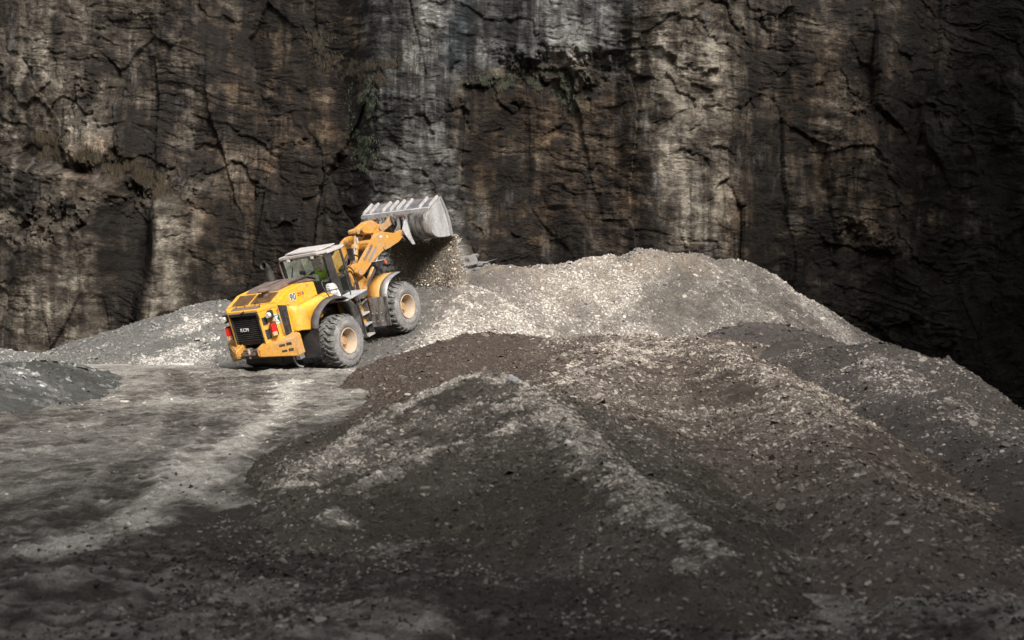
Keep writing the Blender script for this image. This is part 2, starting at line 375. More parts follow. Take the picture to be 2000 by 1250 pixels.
def paleC(x, y):
    p = .10 + .3 * fbm(x * 1.2, y * 1.2, 4, 261)
    p = np.maximum(p, 1.15 * band(x, y, LC1, .30, 262)); p = np.maximum(p, .95 * band(x, y, LC2, .24, 263)); p = np.maximum(p, .82 * band(x, y, LC3, 1.0, 264))
    p = np.maximum(p, .8 * band(x, y, LC4, .4, 265))
    return np.clip(p, .03, 1)
def colC(x, y):
    return cmix((.060, .052, .041), (.30, .27, .235), .8 * paleC(x, y))
def paleH(x, y): return np.clip(.1 + .3 * fbm(x, y, 3, 271) + .7 * band(x, y, LH1, .8, 272), .02, 1)
LH1 = hits([(0, 725), (50, 750), (90, 785)]); LHd = hits([(60, 725), (110, 750)])
def colH(x, y): return cmix((.05, .05, .044), (.20, .20, .195), paleH(x, y))

o_A = heap('gravel_heap', hAR, (-9.5, 18, 38, 60), .05, colA, 'largest pale gravel heap, climbed by the loader')
o_E = heap('gravel_heap', hE, (-19, -4, 43, 57), .055, colE, 'grey gravel heap left of the loader with a pale spill down its face')
o_F = heap('gravel_heap', hF, (-24, -14, 46, 57), .07, colF, 'low grey heap at the foot of the cliff by the left edge')
o_G = heap('gravel_heap', hG, (3, 13, 36, 49), .05, colG, 'small rounded dark mound between the big pale and right hand heaps')
o_B = heap('gravel_heap', hB, (-5, 9, 8, 42), .032, colB, 'long dark brown heap in front of the big pale heap with a sharp curving ridge')
o_D = heap('gravel_heap', hD, (3, 18, 12, 40), .036, colD, 'dark heap on the right sloping down to the right edge')
o_C = heap('gravel_heap', hC, (-4.2, 3.2, 8.5, 23), .02, colC, 'nearest peaked heap with pale ridges and a dark hollow face')
o_H = heap('gravel_heap', hH, (-17, -6, 22, 45), .05, colH, 'low dark bank with a pale scree patch left of the haul road')

# --- ground sheet
def axis(a, b, dense, fine, coarse):
    out = [a]
    while out[-1] < b:
        v = out[-1]; d = fine if dense[0] < v < dense[1] else min(coarse, fine + .12 * (max(dense[0] - v, v - dense[1])) + .02)
        out.append(v + d)
    return np.array(out)
xs = axis(-60, 60, (-9, 5), .045, 2.0)
ys = [-40.0]
while ys[-1] < 75: ys.append(ys[-1] + (1.0 if ys[-1] < 4 else max(.03, .0032 * ys[-1]) if ys[-1] < 50 else .6))
X, Y = np.meshgrid(xs, np.array(ys)); Z = road_h(X, Y)
trk = hits([(570, 745), (555, 790), (480, 850), (400, 895), (330, 960), (230, 1030), (60, 1075)], road_h)
trk2 = hits([(820, 712), (640, 735), (420, 760), (180, 820), (0, 850)], road_h)
trk3 = hits([(640, 722), (300, 745), (100, 790)], road_h)
trk4 = hits([(300, 960), (400, 975), (450, 990)], road_h)
FP1 = hits([(640, 1105), (720, 1112), (790, 1130)], road_h); FP2 = hits([(700, 1195), (860, 1190), (960, 1215)], road_h); FP3 = hits([(430, 1060), (560, 1120), (760, 1160), (860, 1150)], road_h)
def colG0(x, y):
    p = .33 + .55 * fbm(x * .35 + y * .1, y * .22, 5, 301, .6) + .3 * fbm(x * 2.2 - y * 1.0, y * .9, 4, 302, .6)
    p = p + .38 * fbm(x * 4, y * 6, 5, 307, .7) - .22 * rut(x, y)
    p = p + .95 * band(x, y, trk, .42, 303) + .16 * (fbm(x * 11, y * 11, 3, 309, .7)) + .22 * band(x, y, trk2, .9, 304) + .2 * band(x, y, trk3, 1.0, 305) + .4 * band(x, y, trk4, .3, 306)
    p = p + .3 * sstep(36, 41, y)
    near = 1 - sstep(11, 15.5, y)
    p = p + .35 * band(x, y, FP1, .35, 320) + .3 * band(x, y, FP2, .4, 321) - .35 * band(x, y, FP3, .3, 322)
    p = p - near * .16 * sstep(-4, -.5, x) - .08 * near + near * .7 * fbm(x * 1.1, y * 1.6, 5, 308, .65)
    p = p - .5 * sstep(-3.5, -2.7, x + .3 * fbm(x * 2, y * 2, 4, 313)) * sstep(13, 17, y)
    p = p * (1 - .9 * sstep(6, 12, x))
    dt = pdist(x, y, trk) + .30 * fbm(x * 1.3, y * 1.3, 5, 311, .65); dt4 = pdist(x, y, trk4) + .3 * fbm(x * 1.5, y * 1.5, 4, 312)
    p = np.maximum(p, np.clip((1 - sstep(.02, .42, dt)) * (1.0 + 1.1 * fbm(x * 5, y * 5, 4, 316, .7)), 0, 1.3)); p = np.maximum(p, .8 * (1 - sstep(.0, .35, dt4)))
    c = cmix((.058, .050, .042), (.40, .375, .335), np.clip(p, 0, 1.3))
    return c
ground = link('ground', gridmesh('ground', np.stack([X, Y, Z], -1), None, colG0(X, Y)), M_road); tag(ground, kind='structure')

def sz(lo, hi, near=1.0):
    return lambda y, r: (lo + (hi - lo) * (r ** 4 + .8 * (r > .996))) * (.55 + .45 * np.clip(y / 30, 0, 1.2))
chips('loose_stones', 210000, (-8, 14, 39, 57), hAR, lambda x, y: .08 + .92 * paleA(x, y), lambda x, y: cst((.165, .148, .130), (.40, .365, .325), np.clip(paleA(x, y) * 1.1, 0, 1)), sz(.022, .080), M_chip, o_A, seed=1)
chips('loose_stones', 45000, (-17, -5, 43, 53), hE, lambda x, y: .07 + .93 * paleE(x, y), lambda x, y: cst((.145, .14, .13), (.35, .33, .30), paleE(x, y)), sz(.028, .09), M_chip, o_E, seed=2)
chips('loose_stones', 4000, (-20, -14, 48, 54), hF, lambda x, y: .3 + 0 * x, lambda x, y: cst((.2, .195, .18), (.4, .4, .4), .5 + 0 * x), sz(.03, .1), M_chip, o_F, seed=3)
chips('loose_stones', 9000, (4, 12, 38, 48), hG, lambda x, y: .3 + paleG(x, y), lambda x, y: cst((.085, .075, .068), (.28, .25, .23), .5 * paleG(x, y)), sz(.02, .11), M_chip, o_G, seed=4)
chips('loose_stones', 220000, (-4.5, 8, 10, 38), hB, lambda x, y: .20 + .8 * paleB(x, y), lambda x, y: cst((.080, .062, .051), (.33, .29, .25), paleB(x, y)), sz(.015, .075), M_chip, o_B, seed=5)
chips('loose_stones', 110000, (3.4, 13, 13, 34), hD, lambda x, y: .22 + .8 * paleD(x, y), lambda x, y: cst((.072, .061, .054), (.32, .285, .26), paleD(x, y)), sz(.016, .075), M_chip, o_D, seed=6)
chips('loose_stones', 200000, (-4, 3, 9, 20.5), hC, lambda x, y: .25 + .75 * paleC(x, y), lambda x, y: cst((.090, .078, .063), (.40, .365, .32), paleC(x, y)), sz(.010, .055), M_chip, o_C, seed=7)
chips('loose_stones', 16000, (-15, -6, 23, 42), hH, lambda x, y: .12 + .88 * paleH(x, y), lambda x, y: cst((.07, .07, .062), (.28, .28, .27), paleH(x, y)), sz(.03, .13), M_chip, o_H, seed=8)
og = chips('loose_stones', 230000, (-13, 6, 8, 42), road_h, lambda x, y: .6 * (1 - .55 * sstep(14, 24, y)) * np.where(x > -2.6, 1.0, .35), lambda x, y: colG0(x, y) * 1.25 + .01, sz(.009, .045), M_chip, None, seed=9, lift=.1)
on = chips('loose_stones', 150000, (-5.5, 5, 7.5, 19), road_h, lambda x, y: .75 * np.clip(.6 + 1.2 * fbm(x * .9, y * .9, 4, 314), .1, 1) * (.18 + .82 * sstep(-3.6, -2.4, x + .5 * fbm(x, y, 3, 317))) * (1 - .8 * sstep(12, 18, y)), lambda x, y: cst((.045, .039, .034), (.30, .275, .24), np.clip(.30 + .8 * fbm(x * 1.3, y * 1.3, 4, 315), .03, .8)), sz(.012, .060), M_chip, None, seed=10, lift=.1)
tag(on, 'coarse dark and pale grit across the nearest ground at the bottom', 'grit')
tag(og, 'small loose stones scattered over the ground of the haul road', 'loose stones')

# ------------------------------------------------------------------ cliff
def blob(U, V, cx, cy, rx, ry, s=0):
    d = np.hypot((U - cx) / rx, (V - cy) / ry) + .55 * fbm(U / 70, V / 70, 4, 400 + s)
    return 1 - sstep(.55, 1.15, d)
def colband(U, V, x0, x1, y0, y1, s=0, soft=22):
    u = U + 46 * fbm(U / 60, V / 110, 6, 430 + s, .68); v = V + 60 * fbm(U / 60, V / 90, 6, 440 + s, .66)
    return sstep(x0 - soft, x0 + soft, u) * (1 - sstep(x1 - soft, x1 + soft, u)) * sstep(y0 - soft, y0 + soft, v) * (1 - sstep(y1 - soft, y1 + soft, v))
def cliff_fields(x, z):
    U = 1000 + x * FPX / 64; V = 568 - (z - CZ) * FPX / 64
    pale = .27 + .035 * sstep(600, 900, U)  # left part starts darker: its dimness is put into the rock colour
    for a, bnd, s in ((.27, (715, 900, -400, 560), 1), (.12, (820, 1230, -400, 130), 2), (.33, (1250, 1425, 85, 520), 3), (.16, (1240, 1560, -400, 110), 4), (.18, (1430, 1490, 90, 250), 5),
                      (.30, (262, 372, 330, 640), 6), (.12, (-200, 180, -400, 320), 7), (.16, (-200, 210, 430, 690), 8)):
        pale = pale + a * colband(U, V, *bnd, s) * np.clip(.75 + 1.3 * fbm(U / 30, V / 75, 5, 450 + s, .65), .1, 1.3)
    for a, b, s in ((.30, (140, 250, 60, 60), 1), (.26, (455, 300, 70, 60), 2), (.30, (345, 440, 50, 45), 3), (.22, (300, 560, 60, 60), 4), (.2, (1690, 300, 45, 70), 5), (.18, (1620, 380, 60, 50), 6),
                    (.22, (1120, 100, 80, 60), 7), (.22, (1320, 130, 80, 30), 8), (.2, (1400, 400, 80, 60), 9), (.22, (1290, 290, 60, 60), 10), (.18, (1690, 440, 40, 60), 11), (.2, (80, 560, 90, 70), 12), (.1, (1650, 150, 60, 60), 13)):
        pale = pale + a * blob(U, V, *b, s)
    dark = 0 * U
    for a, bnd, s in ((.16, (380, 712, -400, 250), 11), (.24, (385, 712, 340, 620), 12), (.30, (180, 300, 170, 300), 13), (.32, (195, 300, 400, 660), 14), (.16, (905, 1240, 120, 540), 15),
                      (.17, (1435, 1560, 110, 560), 16), (.2, (1560, 2400, -400, 420), 17), (.42, (1560, 2400, 470, 1000), 18), (.22, (1900, 2400, -400, 900), 19), (.15, (520, 712, 100, 340), 20)):  # bands at far right paint the dim side of the cliff into its colour
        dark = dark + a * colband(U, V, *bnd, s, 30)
    och = .9 * colband(U, V, 930, 1235, 150, 480, 21, 30) + .7 * colband(U, V, 1690, 1860, -300, 90, 22) + .5 * blob(U, V, 190, 320, 130, 70, 23) + .5 * colband(U, V, 1430, 1900, 100, 500, 24, 60) + .5 * colband(U, V, 380, 712, -400, 560, 25, 40)
    return U, V, pale, dark, och
def cliff_depth(x, z):
    U, V, pale, dark, och = cliff_fields(x, z)
    y = 64 + .012 * (x - 3) ** 2 * (np.abs(x) > 0) - .35 * np.abs(x) * 0
    y = y - np.where(x < -8, .18 * (-8 - x), 0)
    q = lambda u: (u - 1000) / FPX * 64
    def prow(c, w, d, y0=None, y1=None, s=0):
        cc = q(c) + 1.1 * fbm(z * .16, z * .05 + s, 3, 500 + s)
        v = d * np.exp(-((x - cc) / (w / FPX * 64)) ** 4)
        if y0 is not None: v = v * colband(U, V, -9999, 9999, y0, y1, 40 + s, 30)
        return v
    y = y - prow(810, 110, 1.7, s=1) - prow(1335, 115, 1.3, s=2) - prow(315, 60, 1.2, 330, 700, 3) - prow(60, 150, 1.5, 420, 900, 4) - prow(140, 70, 1.0, 150, 300, 5) - prow(1700, 70, .8, 200, 470, 6)
    y = y + prow(560, 150, 1.4, s=7) + prow(1080, 130, .9, 120, 900, 8) + prow(230, 50, 1.6, 380, 900, 9) + prow(1500, 40, .5, s=10)
    # grassy ledge: lower left mass stands forward below it
    led = 285 + (U - 0) * .33; y = y - 1.4 * sstep(-14, 26, V - led + 30 * fbm(U / 60, V / 60, 3, 511)) * (1 - sstep(300, 360, U))
    y = y - .03 * (15 - z) * .9
    y = y + 1.6 * fbm(x * .13, z * .07, 3, 520) + .55 * fbm(x * .5, z * .25, 4, 521)
    # jointed blocks: broad broken faces, thin laminae, ragged ledges
    wx = x + .7 * fbm(x * .35, z * .35, 5, 530); wz = z + .15 * x + .7 * fbm(x * .25, z * .35, 5, 531)
    wa = x + .4 * fbm(x * .5, z * .3, 4, 529); i1, e1, ox, oz = worley(wa * .42, wz * .16, 61)
    bl = np.clip(fbm(x * .2, z * .2, 3, 534) * 1.8 + .6, .15, 1)
    y = y + ((i1 - .5) * .6 + ox * 1.1 * (_h((i1 * 9999).astype(np.int32), (i1 * 777).astype(np.int32), 3) - .5)) * bl
    i2, e2, ox2, oz2 = worley(wx * .8 + .35 * fbm(x * 2, z * 2, 3, 536), wz * .95 + .35 * fbm(x * 2, z * 2, 3, 537), 62)
    rgh = np.clip(fbm(x * .25, z * .25, 4, 535) * 2.4 + .35, .0, 1)
    y = y + ((i2 - .5) * .28 + oz2 * .10 + ox2 * .4 * (i2 - .5)) * (.15 + .85 * rgh)
    st = np.clip(fbm(x * .35, z * .5, 4, 538) * 2.2 + .4, 0, 1)
    i3, e3, _, oz3 = worley(wx * 1.2 + .5 * fbm(x * 2, z * 2, 3, 542), wz * 5.5 + .6 * fbm(x * 2, z * 2, 3, 543), 63)
    y = y + ((i3 - .5) * .085 + oz3 * .02) * (.1 + st)
    y = y + (.02 + .05 * st) * fbm(wx * .45 + .5 * fbm(x, z, 3, 544), wz * 3.4, 5, 540, .7) + .10 * fbm(x * 1.5, z * 2.0, 6, 541, .62)
    ck = np.clip(fbm(x * .5, z * .5, 3, 545) * 2.5 + .1, 0, 1)
    cr = 1 - (1 - np.minimum(1 - .7 * bl * (1 - sstep(0, .04, e1)), .5 + .5 * sstep(0, .07, e2))) * ck
    y = y + (1 - cr) * .05
    return y, cr, i2, i3
def cliff_color(x, z, cr, i2, i3):
    U, V, pale, dark, och = cliff_fields(x, z)
    streak = fbm(x * 1.6, z * .16, 6, 600, .66); strat = fbm(x * .5, (z + .15 * x) * 3.0, 6, 602, .7); fine = fbm(x * 2.6, z * 2.2, 6, 607, .7)
    run = 1.25 * np.clip(fbm(x * 3.6 + .4 * fbm(x, z, 3, 609), z * .13, 5, 601, .75) - .03, 0, 1) * sstep(-.35, .25, fbm(x * .35, z * .18, 4, 608))     # thin wet runs
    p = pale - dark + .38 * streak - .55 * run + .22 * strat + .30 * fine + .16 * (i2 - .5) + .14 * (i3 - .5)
    p = p + .38 * fbm(x * .7, z * .7, 6, 603, .66)
    # lime wash: thin white runs
    wh = np.clip(fbm(x * 4.5, z * .7, 4, 604, .6) - .26, 0, 1) * 2.2 * np.clip(fbm(x * .6, z * .5, 3, 605) + .35, 0, 1) * np.clip(pale * 2 - dark, .15, 1)
    p = np.clip(p, 0, 1.0)
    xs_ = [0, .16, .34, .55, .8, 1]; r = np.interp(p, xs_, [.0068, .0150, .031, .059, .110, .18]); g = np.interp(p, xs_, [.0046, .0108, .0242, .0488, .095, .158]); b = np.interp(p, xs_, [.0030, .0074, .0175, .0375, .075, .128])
    c = np.stack([r, g, b], -1); L = c.mean(-1, keepdims=True)
    o = np.clip(och * (.5 + 1.0 * fbm(x * .7, z * .5, 4, 606)), 0, .85)[..., None]
    c = c * (1 - o) + o * (L * np.array([1.75, 1.02, .50]))
    gr = colband(U, V, 700, 905, -400, 560, 50)[..., None] * .7 + colband(U, V, 880, 1230, -400, 130, 51)[..., None] * .8
    c = c * (1 - gr) + gr * L * np.array([.99, 1.0, .99])
    c = c * (.72 + .28 * cr[..., None]) + wh[..., None] * .09
    return c
xs = np.concatenate([np.arange(-48, -25.5, .35), np.arange(-25.5, 25.5, .046), np.arange(25.5, 50, .35)])
zs = np.concatenate([np.arange(-5, 17.4, .037), np.arange(17.4, 34, .3)])
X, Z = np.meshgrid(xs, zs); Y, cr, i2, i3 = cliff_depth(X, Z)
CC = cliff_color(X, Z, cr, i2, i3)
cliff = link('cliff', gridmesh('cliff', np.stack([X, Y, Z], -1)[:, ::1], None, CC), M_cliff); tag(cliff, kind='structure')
# unseen pit walls, added to shade the foreground and right of the cliff
def wall(name, path, h, seed, s=1.1):
    P = np.array(path, float); seg = np.hypot(*np.diff(P, axis=0).T); L = np.concatenate([[0], np.cumsum(seg)])
    t = np.arange(0, L[-1], s); x = np.interp(t, L, P[:, 0]); y = np.interp(t, L, P[:, 1])
    zz = np.arange(-4, h, s); T, ZZ = np.meshgrid(t, zz); Xw = np.interp(T, L, P[:, 0]); Yw = np.interp(T, L, P[:, 1])
    d = 2.5 * fbm(T * .12, ZZ * .1, 5, seed); tx = np.gradient(x, t); ty = np.gradient(y, t)
    nx = -ty; ny = tx
    Xw = Xw + nx[None, :] * d; Yw = Yw + ny[None, :] * d
    top = h - 3 - 5 * np.abs(fbm(T * .08, T * .01, 3, seed + 4)); ZZ = np.minimum(ZZ, top)
    c = cmix((.03, .024, .02), (.16, .145, .125), np.clip(.45 + fbm(T * .4, ZZ * .2, 5, seed + 2), 0, 1))
    o = link(name, gridmesh(name, np.stack([Xw, Yw, ZZ], -1), None, c), M_cliff); tag(o, kind='structure'); return o
wall('unseen_shade_wall', [(49, 70), (38, 60), (31, 48), (30, 30), (31, 5), (34, -16), (18, -21), (-12, -21), (-30, -18)], 42, 700)
wall('unseen_shade_wall', [(-30, -18), (-38, 0), (-38, 25), (-42, 45), (-47, 68)], 30, 720)

# ------------------------------------------------------------------ mesh building in loader coordinates (X right, Y forward, Z up)
class MB:
    def __init__(s): s.bm = bmesh.new()
    def _faces(s, vs, fs):
        v = [s.bm.verts.new(p) for p in vs]
        for f in fs:
            try: s.bm.faces.new([v[i] for i in f])
            except ValueError: pass
        return s
    def box(s, x0, x1, y0, y1, z0, z1, M=None):
        P = [Vector((x, y, z)) for z in (z0, z1) for y in (y0, y1) for x in (x0, x1)]
        if M is not None: P = [M @ p for p in P]
        return s._faces(P, [(0, 2, 3, 1), (4, 5, 7, 6), (0, 1, 5, 4), (2, 6, 7, 3), (0, 4, 6, 2), (1, 3, 7, 5)])
    def px(s, poly, x0, x1):     # polygon in (y, z) extruded along x ; x1 may be a list per vertex
        n = len(poly); xa = x0 if isinstance(x0, (list, tuple)) else [x0] * n; xb = x1 if isinstance(x1, (list, tuple)) else [x1] * n
        P = [(xa[i], *poly[i]) for i in range(n)] + [(xb[i], *poly[i]) for i in range(n)]
        return s._faces(P, [tuple(range(n)), tuple(range(2 * n - 1, n - 1, -1))] + [(i, i + n, (i + 1) % n + n, (i + 1) % n) for i in range(n)])
    def pz(s, poly, z0, z1):
        n = len(poly); za = z0 if isinstance(z0, (list, tuple)) else [z0] * n; zb = z1 if isinstance(z1, (list, tuple)) else [z1] * n
        P = [(*poly[i], za[i]) for i in range(n)] + [(*poly[i], zb[i]) for i in range(n)]
        return s._faces(P, [tuple(range(n - 1, -1, -1)), tuple(range(n, 2 * n))] + [(i, (i + 1) % n, (i + 1) % n + n, i + n) for i in range(n)])
    def tube(s, pts, r, n=10, cap=True):
        pts = [Vector(p) for p in pts]; rr = r if isinstance(r, (list, tuple)) else [r] * len(pts); rings = []
        up = None
        for i, p in enumerate(pts):
            t = (pts[min(i + 1, len(pts) - 1)] - pts[max(i - 1, 0)]).normalized()
            if up is None: up = t.orthogonal().normalized()
            up = (up - t * up.dot(t)).normalized(); b = t.cross(up)
            rings.append([s.bm.verts.new(p + (up * math.cos(a) + b * math.sin(a)) * rr[i]) for a in [2 * math.pi * k / n for k in range(n)]])
        for a, b in zip(rings[:-1], rings[1:]):
            for k in range(n): s.bm.faces.new((a[k], a[(k + 1) % n], b[(k + 1) % n], b[k]))
        if cap: s.bm.faces.new(rings[0][::-1]); s.bm.faces.new(rings[-1])
        return s
    def lathe(s, prof, n=48, c=(0, 0, 0)):   # prof of (x, r), about the X axis
        rings = [[s.bm.verts.new((c[0] + x, c[1] + r * math.cos(2 * math.pi * k / n), c[2] + r * math.sin(2 * math.pi * k / n))) for k in range(n)] for x, r in prof]
        for a, b in zip(rings[:-1], rings[1:]):
            for k in range(n): s.bm.faces.new((a[k], b[k], b[(k + 1) % n], a[(k + 1) % n]))
        return s
    def loft(s, curves):
        rows = [[s.bm.verts.new(p) for p in c] for c in curves]
        for a, b in zip(rows[:-1], rows[1:]):
            for i in range(len(a) - 1): s.bm.faces.new((a[i], a[i + 1], b[i + 1], b[i]))
        return s
    def build(s, name, m, parent=None, bevel=0.0, seg=2, smooth=None, solid=0.0, label=None):
        bmesh.ops.recalc_face_normals(s.bm, faces=s.bm.faces)
        if bevel:
            es = [e for e in s.bm.edges if len(e.link_faces) == 2 and e.calc_face_angle(0) > 0.5]
            bmesh.ops.bevel(s.bm, geom=es, offset=bevel, segments=seg, affect='EDGES', clamp_overlap=True)
        me = bpy.data.meshes.new(name); s.bm.to_mesh(me); s.bm.free()
        if smooth: me.polygons.foreach_set('use_smooth', [True] * len(me.polygons)); me.set_sharp_from_angle(angle=R(smooth))
        o = link(name, me, m, parent)
        if solid: md = o.modifiers.new('thickness', 'SOLIDIFY'); md.thickness = solid; md.offset = 0
        if label: o['label'] = label
        return o
def catmull(pts, n=6):
    P = [Vector(p) for p in pts]; P = [P[0]] + P + [P[-1]]; out = []
    for i in range(1, len(P) - 2):
        for k in range(n):
            t = k / n; a, b, c, d = P[i - 1:i + 3]
            out.append(0.5 * ((2 * b) + (c - a) * t + (2 * a - 5 * b + 4 * c - d) * t * t + (3 * b - a - 3 * c + d) * t ** 3))
    out.append(P[-2]); return out
def textmesh(name, body, size, o0, xd, yd, m, parent, extrude=0.004, bold=0.0, shear=0.0):
    cu = bpy.data.curves.new(name, 'FONT'); cu.body = body; cu.size = size; cu.extrude = extrude; cu.space_character = 1.08; cu.offset = bold; cu.shear = shear
    t = bpy.data.objects.new('t', cu); COL.objects.link(t)
    bpy.context.view_layer.update()
    me = bpy.data.meshes.new_from_object(t.evaluated_get(bpy.context.evaluated_depsgraph_get()))
    bpy.data.objects.remove(t)
    xd = Vector(xd).normalized(); yd = Vector(yd); yd = (yd - xd * yd.dot(xd)).normalized(); zd = xd.cross(yd)
    me.transform(Matrix((xd, yd, zd)).transposed().to_4x4()); me.transform(Matrix.Translation(Vector(o0)))
    me.name = name; me.materials.clear(); return link(name, me, m, parent)

DUST = (0.34, 0.29, 0.23)
Y_ = plain('yellow_paint', (0.80, 0.40, 0.022), 0.42, dust=0.75, dustc=(0.56, 0.35, 0.13), scale=1.9, wear=(.33, .20, .07), bump=.05)
YA = plain('dusty_yellow_paint', (0.52, 0.25, 0.035), 0.6, dust=0.85, dustc=(0.43, 0.28, 0.16), scale=2.0, wear=(.30, .17, .07), bump=.05)
BK = plain('black_paint', (0.022, 0.020, 0.021), 0.55, dust=0.6, dustc=(0.10, 0.085, 0.075), scale=3)
BD = plain('dusty_black_steel', (0.035, 0.033, 0.033), 0.7, dust=0.8, dustc=(0.24, 0.22, 0.20), scale=4, streak=.4)
RB = plain('rubber_trim', (0.055, 0.048, 0.052), 0.75, dust=0.6, dustc=(0.16, 0.145, 0.14), scale=2.5)
TY = plain('tyre_rubber', (0.085, 0.083, 0.080), 0.95, dust=0.95, dustc=(0.27, 0.265, 0.25), scale=3.0, spec=.2, bump=.4)
TS = plain('dusty_sidewall', (0.16, 0.15, 0.145), 0.95, dust=0.9, dustc=(0.32, 0.31, 0.30), scale=4.5, spec=.2, bump=.3)
RM = plain('tan_rim', (0.36, 0.20, 0.08), 0.75, dust=0.8, dustc=(0.42, 0.32, 0.23), scale=4.0)
RL = plain('rim_lip', (0.44, 0.35, 0.26), 0.7, dust=0.6, dustc=(0.38, 0.27, 0.17), scale=6.0)
ST = plain('worn_steel', (0.22, 0.22, 0.225), 0.55, metal=.3, dust=0.85, dustc=(0.45, 0.43, 0.41), scale=2.4, streak=.35, wear=(.12, .11, .105), bump=.1)
SD = plain('dark_worn_steel', (0.045, 0.045, 0.048), 0.55, metal=.2, dust=0.95, dustc=(0.40, 0.37, 0.33), scale=5.0, streak=.16, wear=(.36, .34, .31), bump=.1)
SW = plain('dusty_pale_steel', (0.50, 0.49, 0.48), 0.6, metal=.2, dust=0.8, dustc=(0.20, 0.19, 0.18), scale=2.6, wear=(.5, .48, .45))
CR = plain('chrome_rod', (0.6, 0.6, 0.6), 0.25, metal=.9)
RF = plain('dusty_roof', (0.44, 0.41, 0.40), 0.7, dust=0.8, dustc=(0.50, 0.45, 0.42), scale=3, wear=(.16, .10, .07))
BR = plain('rusty_black', (0.11, 0.085, 0.078), 0.75, dust=0.8, dustc=(0.26, 0.17, 0.12), scale=3)
WH = plain('white_paint', (0.70, 0.69, 0.66), 0.5, dust=0.3, dustc=(.5, .46, .4))
WB = plain('grey_platform', (0.45, 0.45, 0.46), 0.6, dust=0.8, dustc=(.22, .2, .19), scale=4)
RED = plain('red_lens', (0.75, 0.02, 0.015), 0.2); ORG = plain('orange_lens', (0.85, 0.13, 0.03), 0.25); AMB = plain('pale_amber_lens', (0.75, 0.40, 0.22), 0.3)
LMP = plain('lamp_glass', (0.72, 0.68, 0.62), 0.15); BLU = plain('blue_print', (0.06, 0.07, 0.16), 0.6, dust=.6, dustc=(.3, .24, .2), scale=8); GRN = plain('green_print', (0.03, 0.12, 0.09), 0.5)
BLB = plain('blue_band', (0.16, 0.18, 0.26), 0.6, dust=.7, dustc=(.45, .36, .3), scale=8)
NVY = plain('navy_print', (0.03, 0.035, 0.06), 0.5)
def glassmat(name, tint, alpha, rough=.04):
    m, nt, b = newmat(name); nt.nodes.remove(b); out = nt.nodes['Material Output']
    t = nt.nodes.new('ShaderNodeBsdfTransparent'); t.inputs[0].default_value = (*tint, 1)
    g = nt.nodes.new('ShaderNodeBsdfGlossy'); g.inputs['Roughness'].default_value = rough; g.inputs['Color'].default_value = (.9, 1, .93, 1)
    d = nt.nodes.new('ShaderNodeBsdfDiffuse'); d.inputs[0].default_value = (.20, .24, .18, 1)
    fr = nt.nodes.new('ShaderNodeFresnel'); fr.inputs[0].default_value = 1.5
    mx = nt.nodes.new('ShaderNodeMixShader'); nt.links.new(fr.outputs[0], mx.inputs[0]); nt.links.new(t.outputs[0], mx.inputs[1]); nt.links.new(g.outputs[0], mx.inputs[2])
    m2 = nt.nodes.new('ShaderNodeMixShader'); m2.inputs[0].default_value = alpha; nt.links.new(mx.outputs[0], m2.inputs[1]); nt.links.new(d.outputs[0], m2.inputs[2])
    nt.links.new(m2.outputs[0], out.inputs[0]); return m
GL = glassmat('tinted_cab_glass', (.90, .97, .90), .04)

ld = bpy.data.objects.new('wheel_loader', None); COL.objects.link(ld); ld.empty_display_size = 1
ld.matrix_world = Matrix.Translation(LT) @ LR.to_4x4()
tag(ld, 'yellow and black wheel loader with raised bucket climbing the pale gravel heap', 'wheel loader')

# --- rear body
b = MB(); hood = [(-2.03, 1.75), (-2.03, 2.775), (-1.45, 2.97), (-.78, 2.97), (-.19, 2.84), (-.16, 2.40), (-.16, 1.75)]
xs_ = [.95] * 7; b.px(hood, [-v for v in xs_], xs_)
body = b.build('body', Y_, ld, .03, 2, 40)
# rear frame with the grille opening: butted against the body
b = MB()
P = [(-.56, -2.45), (.56, -2.45), (.95, -2.034), (-.95, -2.034)]
b.pz(P, 2.66, [2.74, 2.74, 2.775, 2.775])                                    # top deck of the frame
b.pz([(.51, -2.45), (.56, -2.45), (.95, -2.034), (.80, -2.034), (.51, -2.3)], 1.72, 2.655)
b.pz([(-.51, -2.45), (-.51, -2.3), (-.80, -2.034), (-.95, -2.034), (-.56, -2.45)], 1.72, 2.655)
fr = b.build('rear_frame', Y_, ld, .012, 2, 40)
b = MB(); b.box(-.505, .505, -2.35, -2.30, 1.72, 2.655)
gr = b.build('radiator_grille', BK, ld)
b = MB()
for k in range(13):
    z = 1.86 + k * .058; b.px([(-2.42, z), (-2.405, z + .02), (-2.36, z + .028), (-2.36, z + .008)], -.47, .47)
b.px([(-2.455, 1.80), (-2.455, 2.62), (-2.36, 2.62), (-2.36, 1.80)], -.505, -.47); b.px([(-2.455, 1.80), (-2.455, 2.62), (-2.36, 2.62), (-2.36, 1.80)], .47, .505)
b.px([(-2.47, 2.60), (-2.47, 2.67), (-2.30, 2.76), (-2.2, 2.79), (-2.2, 2.6)], -.5, .5)
b.build('louvre', BK, gr, .004)
b = MB(); b.px([(-2.475, 2.672), (-2.30, 2.765), (-2.2, 2.795), (-2.2, 2.80), (-2.31, 2.775), (-2.48, 2.68)], -.5, .5); b.build('grille_hood', BR, ld)
b = MB(); b.tube([(-.03, -2.50, 2.68), (.05, -2.49, 2.71), (.09, -2.47, 2.73)], .018); b.build('grille_latch', BK, ld)
textmesh('maker_lettering', 'KCM', .14, (-.27, -2.43, 2.14), (1, 0, 0), (0, 0, 1), WH, gr, .006, .003)
